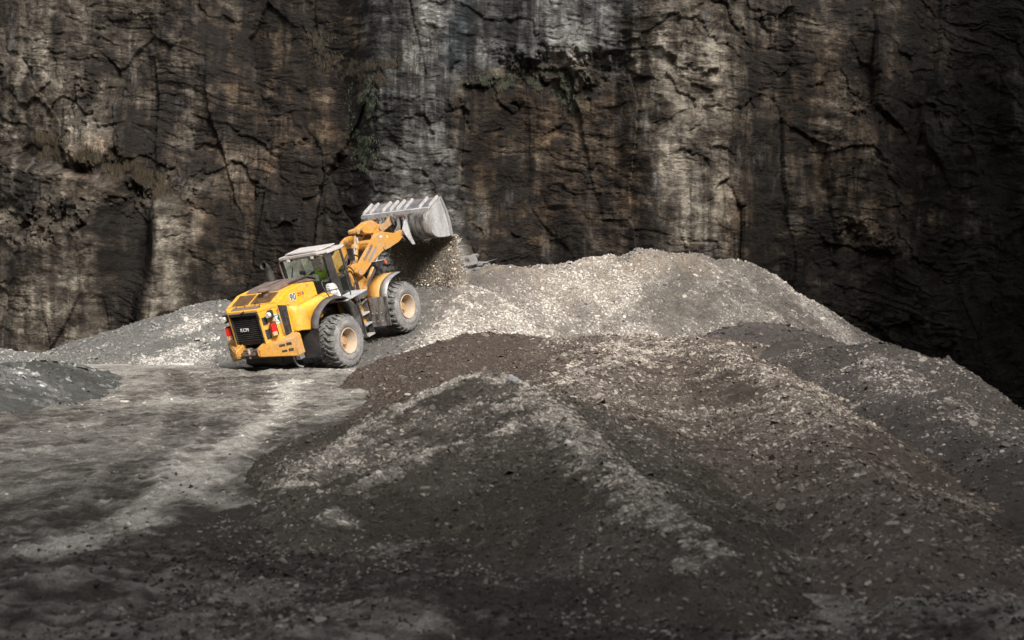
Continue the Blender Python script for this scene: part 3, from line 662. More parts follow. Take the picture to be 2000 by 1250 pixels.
# rear chamfer: openings, lamps, sticker
def cham(u, z, off=0.0):          # a point on the right rear chamfer, u from 0 (rear) to 1 (side)
    d = Vector((.39, .416, 0)); n = Vector((.416, -.39, 0)).normalized()
    return Vector((.56, -2.45, 0)) + d * u + n * off + Vector((0, 0, z))
def champanel(b, u0, u1, z0, z1, o0, o1, mir=1):
    P = [cham(u, z, o) for o in (o0, o1) for u, z in ((u0, z0), (u1, z0), (u1, z1), (u0, z1))]
    P = [(p.x * mir, p.y, p.z) for p in P]
    b._faces(P, [(0, 1, 2, 3), (4, 7, 6, 5), (0, 4, 5, 1), (1, 5, 6, 2), (2, 6, 7, 3), (3, 7, 4, 0)])
for mir in (1, -1):
    b = MB(); champanel(b, .10, .34, 2.26, 2.48, .002, .012, mir); champanel(b, .10, .34, 1.84, 2.12, .002, .012, mir); b.build('service_opening', BK, ld)
    for z, h, nm in ((2.53, .085, 'work_lamp'), (2.10, .17, 'tail_lamp')):
        b = MB(); champanel(b, .42, .70, z - h - .03, z + h + .03, .0, .16, mir); o = b.build(nm, BK, ld, .02)
        if nm == 'work_lamp':
            b = MB(); c = cham(.50, z, .10) ; c = Vector((c.x * mir, c.y, c.z)); b.tube([c + Vector((0, -.02, 0)), c + Vector((0, -.10, 0))], [.085, .075], 14); b.build('lens', LMP, o)
        else:
            for (za, zb, mm, nn) in ((z - .06, z + h, RED, 'red_lens'), (z - h - .01, z - .065, AMB, 'amber_lens')):
                b = MB(); p = cham(.42, 0, .163); q = cham(.64, 0, .163); n = Vector((.416, -.39, 0)).normalized() * .02
                pts = [Vector((v.x * mir, v.y, z_)) for z_ in (za, zb) for v in (p, q, q + n, p + n)]
                b._faces(pts, [(0, 1, 2, 3), (4, 7, 6, 5), (0, 4, 5, 1), (1, 5, 6, 2), (2, 6, 7, 3), (3, 7, 4, 0)]); b.build(nn, mm, o, .004)
                # the lens wraps round to the rear face of the lamp
                b = MB(); p = cham(.42, 0, .03); q = cham(.42, 0, .15); t = Vector((-.39, -.416, 0)).normalized() * .012
                pts = [Vector((v.x * mir, v.y, z_)) for z_ in (za, zb) for v in (p + t * .3, q + t * .3, q + t * 1.6, p + t * 1.6)]
                b._faces(pts, [(0, 1, 2, 3), (4, 7, 6, 5), (0, 4, 5, 1), (1, 5, 6, 2), (2, 6, 7, 3), (3, 7, 4, 0)]); b.build(nn, mm, o, .003)
b = MB(); champanel(b, .70, .985, 2.19, 2.47, .004, .010); stk = b.build('sticker', WH, ld)
b = MB()
for (u0, u1, z0, z1) in ((.73, .955, 2.43, 2.45), (.73, .755, 2.26, 2.43), (.93, .955, 2.26, 2.43), (.73, .955, 2.25, 2.262)): champanel(b, u0, u1, z0, z1, .011, .013)
p = [cham(u, z, .0125) for u, z in ((.93, 2.43), (.93, 2.27), (.82, 2.34))]; b._faces([tuple(v) for v in p], [(0, 1, 2)])
b.build('sticker_emblem', GRN, stk)
b = MB(); b.tube([cham(.98, 2.60, .02), cham(.98, 2.62, .07), cham(.99, 2.50, .08), cham(.99, 1.9, .08), cham(.98, 1.84, .02)], .014, 8); b.build('handrail', YA, ld)
b = MB(); b.tube([(-.36, -2.25, 2.76), (-.36, -2.22, 2.86), (-.05, -2.22, 2.86), (-.03, -2.25, 2.77)], .013, 8); b.build('handrail', BK, ld)
b = MB(); b.tube([(.30, -2.20, 2.77), (.31, -2.17, 2.87), (.50, -2.2, 2.86), (.53, -2.3, 2.74), (.55, -2.46, 2.60), (.57, -2.47, 2.45)], .012, 8); b.build('handrail', BK, ld)
# side vent and lower side panels (right and left)
for m_ in (1, -1):
    b = MB(); b.px([(-2.015, 1.80), (-2.01, 2.70), (-1.66, 2.585), (-1.73, 1.78)], .952 * m_, .966 * m_); v = b.build('side_vent', BK, ld)
    b = MB()
    for k in range(4): b.px([(-2.00, 1.86 + k * .23), (-2.00, 1.875 + k * .23), (-1.74, 1.855 + k * .215), (-1.74, 1.84 + k * .215)], .967 * m_, .985 * m_)
    b.px([(-1.87, 1.80), (-1.855, 1.80), (-1.845, 2.64), (-1.86, 2.64)], .967 * m_, .98 * m_); b.build('vent_bar', RB, v)
    C0 = [(.962, -1.62, 1.76), (.962, -1.62, 2.12), (.962, -1.58, 2.52), (.955, -1.24, 2.415), (.953, -.62, 2.42), (.953, .10, 2.40)]
    C1 = [(1.20, -1.19, 1.67), (1.20, -1.10, 1.88), (1.20, -.90, 2.07), (1.20, -.62, 2.20), (1.20, -.25, 2.28), (1.20, .25, 2.24)]
    CM = [tuple((Vector(a) + Vector(c)) / 2 + Vector((-.025, -.03, .03))) for a, c in zip(C0, C1)]
    f = lambda C: catmull([(p[0] * m_, p[1], p[2]) for p in C], 5)
    b = MB(); b.loft([f(C0), f(CM), f(C1)]); b.build('side_panel', Y_, ld, smooth=35, solid=.03)
    C2 = [(1.45, -1.16, 1.66), (1.46, -1.07, 1.87), (1.46, -.86, 2.06), (1.46, -.60, 2.18), (1.46, -.25, 2.25), (1.46, .25, 2.15)]
    C1b = [(1.202, p[1], p[2] + .012) for p in C1]
    b = MB(); b.loft([f(C1b), f(C2)]); b.build('fender_flare', RB, ld, smooth=35, solid=.035)
    D1 = [(.95, .27, 2.2), (.95, .50, 2.06), (.95, .72, 1.78), (.95, .82, 1.40), (.95, .80, 1.0)]; D2 = [(1.46, p[1], p[2] - .02) for p in D1]
    b = MB(); b.loft([f(D1), f(D2)]); b.build('fender', BD, ld, smooth=35, solid=.03)
    b = MB(); b.px([(-1.19, 1.64), (-1.16, 1.64), (-1.20, .84), (-1.23, .84)], .70 * m_, [1.46 * m_, 1.46 * m_, 1.30 * m_, 1.30 * m_]); b.build('mud_flap', BK, ld, .006)
# gap line under the upper cover and decals
b = MB(); b.px([(-1.64, 2.585), (-1.25, 2.405), (-.17, 2.425), (-.17, 2.44), (-1.25, 2.425), (-1.64, 2.605)], .935, .956); b.build('panel_seam', BK, ld)
def side(y, z, off=.0):           # a point on the sloping upper side of the hood
    x = .95 - (.07 * max(0, min(1, (z - 2.45) / .45))); return (x + off, y, z)
xd_, yd_ = (0, .99, -.11), (0, .11, .99)
textmesh('number_outline', '90', .26, (.951, -1.43, 2.64), xd_, yd_, WH, body, .002, .022)
textmesh('number_decal', '90', .26, (.956, -1.43, 2.64), xd_, yd_, NVY, body, .002, .004)
textmesh('model_lettering', 'ZV-2', .13, (.952, -1.07, 2.665), xd_, yd_, RED, body, .003, .005)
b = MB(); b.px([(-.84, 2.645), (-.845, 2.735), (-.78, 2.73), (-.775, 2.64)], .951, .957); b.build('decal_end', BLU, body)
# louvres on the deck and black cover plates over the engine
b = MB()
for k in range(9):
    y = -1.98 + k * .055; z = 2.792 + (y + 2.03) * .336; b.box(-.05, .70, y, y + .02, z, z + .014)
    b.box(-.75, -.12, y, y + .02, z, z + .014)
b.build('deck_louvre', BR, ld)
b = MB(); b.px([(-1.44, 2.975), (-1.2, 3.06), (-.45, 3.045), (-.1, 3.0), (.34, 2.86), (.34, 2.74), (-.2, 2.845), (-.78, 2.974)], -.62, .62); b.build('engine_cover', BR, ld, .02, 2, 40)
b = MB(); b.px([(-1.40, 3.0), (-1.18, 3.075), (-.45, 3.06), (-.45, 3.05), (-1.18, 3.062)], -.03, .03); b.px([(-.95, 3.045), (-.5, 3.062), (-.08, 3.02), (.32, 2.885), (.32, 2.80), (-.1, 2.99)], .60, .68); b.build('cover_ridge', RB, ld, .008)
b = MB(); b.tube([(.28, -1.62, 2.86), (.28, -1.62, 3.05)], .095, 20); b.tube([(.28, -1.62, 3.05), (.28, -1.62, 3.07), (.28, -1.62, 3.10), (.28, -1.62, 3.125)], [.13, .185, .185, .15], 24); b.build('air_precleaner', BR, ld, 0, 2, 40)
b = MB(); b.tube([(-.50, -.30, 2.80), (-.50, -.30, 3.30)], [.13, .115], 20); b.tube(catmull([(-.50, -.30, 3.28), (-.50, -.31, 3.42), (-.50, -.40, 3.52), (-.50, -.48, 3.56)], 4), [.09] * 10 + [.1, .11, .12], 20, cap=False); b.build('exhaust_pipe', BK, ld, 0, 2, 50, solid=.012)
# counterweight: two chamfered wings and the dirty coupling between
for m_ in (1, -1):
    P = [(.36, -2.72), (.44, -2.74), (1.25, -2.06), (1.25, -1.72), (.60, -1.72), (.36, -2.2)]
    P = [(x * m_, y) for x, y in P]
    zt = [1.68, 1.69, 1.76, 1.78, 1.86, 1.80]; zb = [1.44, 1.42, 1.16, 1.16, 1.2, 1.38]
    b = MB(); b.pz(P, zb, zt); cw = b.build('counterweight', YA, ld, .035, 3, 40)
    def cwp(u, z, off):
        d = Vector((.81, .68, 0)); n = Vector((.68, -.81, 0)).normalized(); p = Vector((.44, -2.74, 0)) + d * u + n * off; return Vector((p.x * m_, p.y, z))
    for (u0, u1, z0, z1) in ((.56, .72, 1.57, 1.64), (.76, .90, 1.56, 1.64), (.60, .74, 1.40, 1.46), (.78, .91, 1.38, 1.46)):
        b = MB(); pts = [cwp(u, z, o) for o in (.001, .006) for u, z in ((u0, z0), (u1, z0 - .01), (u1, z1 - .01), (u0, z1))]
        b._faces(pts, [(0, 1, 2, 3), (4, 7, 6, 5), (0, 4, 5, 1), (1, 5, 6, 2), (2, 6, 7, 3), (3, 7, 4, 0)]); b.build('step_slot', BK, cw)
b = MB(); b.box(-.355, .355, -2.60, -2.0, 1.46, 1.56); b.box(-.355, .355, -2.40, -2.0, 1.30, 1.455); b.box(-.22, .22, -2.68, -2.605, 1.47, 1.53)
b.box(-.32, -.10, -2.52, -2.3, 1.565, 1.62); b.box(.05, .28, -2.55, -2.35, 1.565, 1.60); b.build('tow_coupling', BR, ld, .02)
b = MB(); b.tube([(0, -2.63, 1.40), (0, -2.63, 1.66)], .035, 12); b.build('tow_pin', RL, ld)
# chassis, axles
b = MB(); b.box(-.58, .58, -2.0, 1.35, .95, 1.74); b.px([(-2.3, 1.15), (-2.2, 1.44), (-1.6, 1.6), (-1.3, .80), (-2.0, .92)], -.55, .55); b.box(-.5, .5, 1.0, 1.75, .75, 1.3); b.build('chassis', BK, ld, .03)
for y in (0.0, 3.27):
    b = MB(); b.tube([(-.95, y, .86), (-.35, y, .86), (-.3, y, .86), (.3, y, .86), (.35, y, .86), (.95, y, .86)], [.17, .17, .30, .30, .17, .17], 20); b.build('axle', BK, ld)
b = MB(); b.tube(catmull([(.72, -1.62, 1.2), (.70, -1.66, 1.0), (.78, -1.68, .80), (.95, -1.66, .72)], 4), .03, 8); b.box(.64, .80, -1.5, -1.3, .9, 1.25); b.build('lifting_bracket', ST, ld)
# platform, ladder, tank
b = MB(); b.box(.86, 1.46, .40, 1.50, 1.985, 2.03); pl = b.build('platform', WB, ld, .01)
b = MB(); b.box(1.40, 1.45, .88, 1.49, 1.84, 1.983); b.box(.9, 1.399, 1.44, 1.49, 1.84, 1.983); b.build('platform_skirt', BD, pl)
b = MB(); b.box(.62, 1.24, .94, 1.40, .92, 1.80); b.build('hydraulic_tank', YA, ld, .03)
b = MB()
for y in (.96, 1.35): b.px([(y, 1.78), (y + .035, 1.78), (y + .03, .66), (y - .005, .66)], 1.24, 1.42)
lad = b.build('ladder', BD, ld, .005)
for z in (1.33, 1.0, .66):
    b = MB(); b.box(1.20, 1.46, .993, 1.343, z, z + .05); b.build('step', SW, lad, .008)
b = MB(); b.tube(catmull([(1.36, .90, 1.93), (1.47, .95, 1.90), (1.49, 1.0, 1.72), (1.46, 1.05, 1.6)], 5), .014, 8); b.build('grab_handle', BD, ld)
b = MB(); b.tube(catmull([(1.42, 1.0, 1.66), (1.45, 1.12, 1.70), (1.45, 1.36, 1.74)], 4), .028, 8); b.build('grab_handle', BD, ld)
rail = [(1.40, -.22, 2.30), (1.30, -.24, 2.55), (1.24, -.22, 2.72), (1.22, -.1, 2.79), (1.22, .74, 2.78), (1.22, .90, 2.73), (1.22, .98, 2.60), (1.22, 1.0, 2.45), (1.22, .98, 2.03)]
b = MB(); b.tube(catmull(rail, 4), .018, 8); b.tube([(1.26, -.22, 2.50), (1.22, .56, 2.36)], .016, 8); b.tube([(1.22, .52, 2.785), (1.22, .54, 2.03)], .016, 8); b.build('side_railing', BK, ld)
b = MB(); b.px([(.36, 2.04), (.34, 2.5), (.40, 2.58), (.58, 2.55), (.66, 2.46), (.78, 2.04)], .86, 1.06); b.build('filter_housing', WH, ld, .03)
# --- cab
b = MB()
b.box(-.82, .82, .78, 1.66, 1.92, 2.08)                                      # floor
b.px([(.76, 1.92), (.76, 2.56), (.80, 2.56), (.80, 1.92)], -.82, .82)
for sx in (1, -1):
    x0, x1 = (.79 * sx, .83 * sx)
    b.px([(.76, 2.0), (.72, 3.43), (1.06, 3.43), (1.14, 2.0)], x0, x1)       # wide rear post
    b.px([(1.58, 1.95), (1.52, 3.43), (1.60, 3.43), (1.68, 1.95)], x0, x1)   # front post
    b.px([(1.12, 2.52), (1.12, 2.60), (1.55, 2.60), (1.55, 2.52)], x0, x1); b.px([(1.13, 2.0), (1.13, 2.12), (1.22, 2.04), (1.48, 2.04), (1.58, 2.16), (1.6, 2.0)], x0, x1)
    b.px([(1.06, 3.34), (1.06, 3.43), (1.52, 3.43), (1.52, 3.34)], x0, x1)
    b.px([(1.12, 2.12), (1.12, 2.52), (1.17, 2.52), (1.17, 2.16)], x0, x1)
b.box(-.79, .79, 1.60, 1.64, 1.95, 2.45); b.px([(.72, 3.36), (.72, 3.43), (.76, 3.43), (.76, 3.36)], -.79, .79)
b.px([(.76, 2.56), (.722, 3.38), (.752, 3.38), (.79, 2.56)], -.82, -.74); b.px([(.76, 2.56), (.722, 3.38), (.752, 3.38), (.79, 2.56)], .74, .79)
cabf = b.build('cab_frame', BK, ld, .008)
b = MB(); rr = [(-.86, .75, 2.62), (-.90, .72, 3.0), (-.89, .70, 3.30), (-.82, .69, 3.37), (-.5, .69, 3.385), (.6, .69, 3.40), (.8, .70, 3.36)]
b.tube(catmull(rr, 5), .025, 8); b.build('cab_guard_rail', BR, ld)
for nm, pts in (('rear_window', [(-.74, .752, 2.57), (.74, .752, 2.57), (.74, .722, 3.36), (-.74, .722, 3.36)]), ('windscreen', [(-.78, 1.62, 2.45), (.78, 1.62, 2.45), (.78, 1.56, 3.42), (-.78, 1.56, 3.42)]),
                ('side_window', [(.815, 1.11, 2.60), (.815, 1.55, 2.60), (.815, 1.53, 3.35), (.815, 1.07, 3.35)]), ('side_window', [(-.815, 1.11, 2.60), (-.815, 1.55, 2.60), (-.815, 1.53, 3.35), (-.815, 1.07, 3.35)]),
                ('door_window', [(.815, 1.16, 2.14), (.815, 1.5, 2.06), (.815, 1.56, 2.52), (.815, 1.16, 2.52)])):
    b = MB(); b._faces(pts, [(0, 1, 2, 3)]); b.build(nm, GL, ld)
b = MB(); b.tube([(-.45, .715, 3.15), (-.62, .715, 2.75)], .010, 6); b.build('wiper', BK, ld)
roofp = [(-.84, .66), (.60, .66), (.86, .90), (.87, 1.72), (.80, 1.80), (-.80, 1.80), (-.87, 1.72), (-.86, .68)]
zt = [3.515 - .05 * (y - .66) - .035 * (abs(x) > .7) for x, y in roofp]; b = MB(); b.pz(roofp, [z - .085 for z in zt], zt); b.pz([(-.70, .82), (.50, .82), (.66, 1.0), (.66, 1.6), (-.7, 1.6)], [3.50] * 5, [3.545, 3.545, 3.55, 3.53, 3.53]); b.build('cab_roof', RF, ld, .03, 3, 40)
for x in (-.55, .36):
    b = MB(); b.box(x, x + .14, .66, .76, 3.32, 3.42); l = b.build('roof_lamp', BK, ld, .01)
    b = MB(); b.box(x + .012, x + .128, .640, .659, 3.325, 3.41); b.build('lens', LMP, l, .008)
b = MB(); b.tube(catmull([(.84, 1.62, 3.36), (.96, 1.66, 3.38), (1.05, 1.66, 3.30)], 4), .012, 6); b.px([(1.60, 3.30), (1.60, 2.92), (1.66, 2.90), (1.68, 3.28)], 1.02, 1.20); b.tube(catmull([(.84, 1.62, 2.75), (1.0, 1.64, 2.78), (1.1, 1.64, 2.92)], 4), .012, 6); b.build('wing_mirror', BK, ld, .02)
# cab interior
b = MB(); b.box(.06, .52, .96, 1.42, 2.28, 2.42); b.px([(.90, 2.38), (.86, 2.64), (.91, 2.66), (.98, 2.40)], .08, .50); b.box(.16, .42, 1.0, 1.3, 2.08, 2.275); b.build('seat', RB, ld, .03)
b = MB(); b.tube([(.26, 1.56, 2.10), (.26, 1.46, 2.58)], .03, 10); b.lathe([(0, .001)], 3) if False else None
ring = [(.26 + .17 * math.cos(a), 1.46 + .07 * math.sin(a), 2.60 + .15 * math.sin(a)) for a in [k * math.pi / 10 for k in range(21)]]; b.tube(ring, .014, 6); b.build('steering_wheel', BK, ld)
b = MB(); b.box(-.62, -.15, .84, 1.35, 2.08, 2.70); b.box(.56, .76, .9, 1.4, 2.08, 2.50); b.build('control_console', BD, ld, .02)
b = MB(); b.box(.42, .74, .79, .98, 2.555, 2.60); b.build('mint_slab', plain('mint_tone', (.25, .55, .42), .5), ld, .01)  # flat mint-coloured slab at the rear right of the cab
b = MB(); b._faces([(.10, .80, 2.62), (.34, .80, 2.60), (.36, .82, 2.80), (.14, .82, 2.82)], [(0, 1, 2, 3)]); b.build('paper_sheet', plain('paper', (.42, .46, .42), .8), ld, solid=.004)
# --- wheels
def make_wheel():
    b = MB(); b.lathe([(.16, .01), (.16, .10), (.10, .14), (.06, .16), (.04, .27), (-.1, .30), (-.25, .30), (-.25, .01)], 40)
    for k in range(16):
        a = 2 * math.pi * k / 16; b.tube([(.04, .225 * math.cos(a), .225 * math.sin(a)), (.075, .225 * math.cos(a), .225 * math.sin(a))], .016, 6)
    wh = b.build('wheel', RM, ld, 0, 2, 40)
    b = MB(); b.lathe([(.03, .275), (.10, .285), (.20, .305), (.27, .325), (.30, .345), (.325, .350), (.34, .365), (.335, .385), (.31, .39), (.27, .38)], 56); b.build('rim', RL, wh, 0, 2, 60)
    b = MB(); b.lathe([(.255, .375), (.31, .392), (.335, .44), (.345, .50), (.350, .56), (.343, .565), (.345, .60), (.335, .66), (.318, .705)], 80)
    b.lathe([(-.255, .375), (-.31, .392), (-.345, .50), (-.345, .60), (-.318, .705)], 60); b.build('sidewall', TS, wh, 0, 2, 60)
    b = MB(); b.lathe([(.318, .700), (.305, .735), (.26, .755), (.0, .765), (-.26, .755), (-.305, .735), (-.318, .700)], 96)
    N = 26
    for k in range(N):
        for sgn in (1, -1):
            a0 = 2 * math.pi * (k + (.5 if sgn < 0 else 0)) / N; w_ = .070
            path = [(.0, -.05), (.09, .0), (.17, .10), (.26, .12), (.325, .13)]
            ro = [.808, .808, .806, .797, .745]; ri = [.75, .75, .75, .745, .69]
            prev = None
            for (xx, da), r1, r0 in zip(path, ro, ri):
                cur = []
                for rr_, dd in ((r0, -w_ * .62), (r1, -w_ * .5), (r1, w_ * .5), (r0, w_ * .62)):
                    a = a0 + da + dd; cur.append(b.bm.verts.new((xx * sgn, rr_ * math.cos(a), rr_ * math.sin(a))))
                if prev:
                    for i in range(4): b.bm.faces.new((prev[i], prev[(i + 1) % 4], cur[(i + 1) % 4], cur[i]))
                else: b.bm.faces.new(cur)
                prev = cur
            b.bm.faces.new(prev[::-1])
    b.build('tyre', TY, wh)
    return wh
w0 = make_wheel(); w0.location = (1.15, 0, .895)
for i, (x, y, rz, rx) in enumerate(((1.15, 3.27, 0, .35), (-1.15, 0, math.pi, .2), (-1.15, 3.27, math.pi, .7))):
    c = w0.copy(); COL.objects.link(c); c.parent = ld; c.location = (x, y, .895); c.rotation_euler = (rx, 0, rz)
    for ch in list(w0.children):
        d = ch.copy(); COL.objects.link(d); d.parent = c
# --- front frame, fenders
b = MB(); b.box(-.42, .42, 1.76, 3.7, .75, 1.45); b.px([(1.95, 1.455), (1.85, 2.1), (2.2, 2.62), (2.55, 2.62), (2.9, 2.0), (3.5, 1.7), (3.7, 1.455)], -.48, -.30); b.px([(1.95, 1.455), (1.85, 2.1), (2.2, 2.62), (2.55, 2.62), (2.9, 2.0), (3.5, 1.7), (3.7, 1.455)], .30, .48)
b.box(-.30, .30, 1.95, 2.25, 1.455, 2.3); b.px([(1.80, 1.5), (1.80, 2.45), (1.9, 2.5), (1.9, 1.5)], .1, .29); b.build('front_frame', YA, ld, .02)
b = MB(); b.px([(1.70, 1.25), (1.70, 2.42), (1.76, 2.46), (1.84, 1.25)], .47, .60); b.px([(1.72, 1.25), (1.72, 2.1), (1.8, 2.1), (1.8, 1.25)], .72, .76); b.build('pivot_post', YA, ld, .012)
for m_ in (1, -1):
    prof = [(3.35, 2.0), (3.0, 1.985), (2.70, 1.90), (2.50, 1.75), (2.40, 1.58), (2.385, 1.47)]
    f2 = lambda x: catmull([(x * m_, y, z) for y, z in prof], 4)
    b = MB(); b.loft([f2(.72), f2(1.18)]); ff = b.build('front_fender', YA, ld, smooth=40, solid=.03)
    b = MB(); b.loft([[p + Vector((0, 0, .006)) for p in f2(1.182)], f2(1.47)]); b.build('fender_flare', ST, ff, smooth=40, solid=.03)
    b = MB(); b.px([(2.34, 1.52), (2.38, 1.52), (2.24, .62), (2.20, .62)], .76 * m_, 1.46 * m_); mf = b.build('mud_flap', SD, ff, .01)
    for x in (.86, 1.02, 1.2):
        for y, z in ((2.20, .80), (2.24, 1.05)): b = MB(); b.tube([(x * m_, y, z), (x * m_, y - .02, z)], .018, 8); b.build('bolt', SW, mf)
# indicator on its stalk
b = MB(); b.tube([(1.0, 2.15, 1.95), (1.16, 2.62, 2.44)], .035, 8); b.px([(2.50, 2.47), (2.50, 2.60), (2.98, 2.52), (2.98, 2.42), (2.7, 2.36)], 1.10, 1.26); tl = b.build('indicator_stalk', BK, ld, .01)
b = MB(); b.box(1.12, 1.28, 2.981, 3.06, 2.40, 2.50); b.build('orange_lens', ORG, tl, .015)
b = MB(); b.px([(2.50, 2.603), (2.50, 2.615), (3.0, 2.535), (3.0, 2.523)], 1.08, 1.28); b.build('indicator_cover', SW, tl)
# --- lift arms
arm = [(2.24, 2.40), (2.36, 2.54), (2.99, 2.86), (3.60, 3.16), (3.83, 3.22), (4.05, 3.21), (4.30, 3.12), (4.75, 2.96), (5.0, 2.99), (5.14, 2.97), (5.16, 2.84), (5.06, 2.74), (4.80, 2.66), (4.23, 2.62), (3.79, 2.62), (3.1, 2.44), (2.6, 2.24), (2.36, 2.22)]
for m_ in (1, -1):
    b = MB(); b.px(arm, .56 * m_, .68 * m_); a = b.build('lift_arm', YA, ld, .012)
    if m_ == 1: armR = a
    for y, z, r in ((2.40, 2.38, .11), (5.08, 2.88, .085), (3.95, 2.72, .08)): b = MB(); b.tube([(.54 * m_, y, z), (.71 * m_, y, z)], r, 18); b.build('pin_boss', RM, a)
    b = MB(); b.tube([(.50 * m_, 2.62, 1.70), (.50 * m_, 3.35, 2.22)], .085, 16); c = b.build('lift_cylinder', YA, ld)
    b = MB(); b.tube([(.50 * m_, 3.35, 2.22), (.50 * m_, 3.95, 2.66)], .045, 14); b.build('rod', CR, c)
    b = MB(); b.tube([(.49 * m_, 3.9, 2.62), (.49 * m_, 4.0, 2.70)], .075, 12); b.build('rod_end', RM, c)
b = MB(); b.tube([(-.555, 3.85, 2.88), (.555, 3.85, 2.88)], .16, 20); b.box(-.555, .555, 3.70, 3.98, 2.80, 2.98); b.build('cross_tube', YA, ld, .01)
for y, z, ty in ((3.62, 3.08, 0),):
    b = MB(); b.px([(3.84, 3.07), (3.83, 3.13), (3.97, 3.10), (3.98, 3.04)], .682, .686); b.build('sticker', WH, armR)
b = MB(); b.px([(4.18, 2.96), (4.17, 3.04), (4.27, 3.02), (4.28, 2.94)], .682, .686); b.build('sticker', plain('cream_print', (.6, .5, .3), .5), armR)
dirv = Vector((0, .60, .325)).normalized()
upv = Vector((0, -.475, .88))
textmesh('lettering', 'Kawasaki', .175, (.684, 2.76, 2.60), dirv, upv, BLU, armR, .003, .004)
b = MB(); p0 = Vector((.684, 2.96, 2.58)); q = [p0, p0 + dirv * .62, p0 + dirv * .62 + Vector((0, .04, -.07)), p0 + Vector((0, .04, -.07))]
b._faces([tuple(v) for v in q] + [tuple(v + Vector((.004, 0, 0))) for v in q], [(0, 1, 2, 3), (4, 7, 6, 5), (0, 4, 5, 1), (1, 5, 6, 2), (2, 6, 7, 3), (3, 7, 4, 0)]); b.build('decal_band', BLB, armR)
# tilt linkage: bracket, bell crank, cylinder, link
for m_ in (1, -1):
    b = MB(); b.px([(3.78, 2.9), (4.46, 3.24), (4.54, 3.36), (4.66, 3.36), (4.72, 3.24), (4.55, 2.95), (4.2, 2.8), (3.9, 2.78)], .17 * m_, .23 * m_); b.build('crank_bracket', YA, ld, .01)
b = MB(); b.px([(3.44, 3.34), (3.40, 3.44), (3.50, 3.52), (3.66, 3.50), (4.15, 3.58), (4.45, 3.55), (4.70, 3.40), (4.80, 3.20), (4.68, 3.08), (4.45, 3.08), (3.95, 3.22), (3.70, 3.36)], -.12, .12); bc = b.build('bell_crank', YA, ld, .03, 3)
for y, z, h, r in ((3.52, 3.42, .17, .085), (4.6, 3.25, .27, .085), (3.76, 3.42, .17, .06)): b = MB(); b.tube([(-h, y, z), (h, y, z)], r, 18); b.build('pin_boss', RM, bc)
b = MB(); b.tube([(0, 2.85, 2.05), (0, 3.36, 2.96)], .115, 18); b.tube([(0, 3.33, 2.90), (0, 3.40, 3.02)], .135, 18); tc_ = b.build('tilt_cylinder', YA, ld, 0, 2, 40)
b = MB(); b.tube([(0, 3.40, 3.02), (0, 3.54, 3.40)], .055, 14); b.build('rod', RM, tc_)
b = MB(); b.px([(3.42, 3.08), (3.42, 3.24), (3.46, 3.24), (3.46, 3.08)], .07, .12); b.build('sticker', WH, tc_)
b = MB(); b.px([(4.72, 3.28), (4.66, 3.12), (4.80, 3.02), (5.4, 3.12), (5.62, 3.26), (5.60, 3.40), (5.45, 3.40), (5.2, 3.28)], .02, .12); b.build('bucket_link', RM, ld, .02)
# hoses
hz = [[(.10, 2.2, 2.2), (.16, 2.3, 2.6), (.14, 2.6, 2.85), (.10, 3.0, 2.95), (.10, 3.25, 2.93)], [(.62, 1.72, 1.7), (.64, 1.66, 2.3), (.64, 1.85, 2.62), (.60, 2.1, 2.60), (.55, 2.3, 2.3), (.55, 2.3, 1.8)], [(.70, 1.74, 1.6), (.72, 1.64, 2.2), (.70, 1.78, 2.52), (.66, 2.0, 2.50), (.6, 2.15, 2.2), (.6, 2.2, 1.7)],
      [(.30, 2.2, 2.5), (.34, 2.5, 2.9), (.3, 2.9, 2.8), (.25, 3.2, 2.6)], [(.76, 1.7, 1.3), (.8, 1.66, 1.8), (.86, 1.7, 2.1), (.8, 1.9, 2.2), (.7, 2.0, 1.9)]]
for h in hz:
    b = MB(); b.tube(catmull(h, 6), .022, 8); b.build('hydraulic_hose', BK, ld)
b = MB(); b.tube(catmull([(.12, 3.2, 3.0), (.2, 3.05, 2.98), (.24, 2.9, 2.8), (.22, 2.8, 2.55)], 5), .03, 8); b.build('hydraulic_pipe', ST, ld)
# --- bucket
TH = math.atan(.37 / 3.0)
def bk(x, y, z): return (1.5 + (x - 1.5) * math.cos(TH), y + (1.5 - x) * math.sin(TH), z)
prof = [(6.50, 3.62), (5.75, 3.40)]; curve = catmull([(5.75, 3.40, 0), (5.58, 3.22, 0), (5.50, 2.95, 0), (5.52, 2.72, 0), (5.64, 2.54, 0), (5.86, 2.42, 0), (6.2, 2.34, 0)], 5)
shell = [(v.x, v.y) for v in curve]; floor = shell[-1:] + [(6.62, 2.27)]
def sheet(pts, x0, x1, n=8): return [[bk(x0 + (x1 - x0) * k / n, y, z) for y, z in pts] for k in range(n + 1)]
b = MB(); b.loft(sheet(shell, -1.5, 1.5)); b.loft(sheet(floor, -1.5, 1.5)); bkt = b.build('bucket', SD, ld, smooth=50, solid=.035)
b = MB(); b.loft(sheet([(5.752, 3.402), (6.50, 3.62)], -1.5, 1.5)); b.build('spill_guard', plain('scuffed_steel', (.10, .10, .11), .6, metal=.2, dust=.9, dustc=(.27, .25, .25), scale=3.0, wear=(.3, .28, .27)), bkt, solid=.03)
b = MB(); b.loft(sheet([(5.70, 3.44), (5.80, 3.455)], -1.5, 1.5)); b.loft(sheet([(5.70, 3.44), (5.68, 3.33)], -1.5, 1.5)); b.build('shell_seam', SW, bkt, solid=.03)
b = MB(); b.loft(sheet([(6.47, 3.645), (6.53, 3.63)], -1.52, 1.52)); b.build('top_edge', BR, bkt, solid=.04)
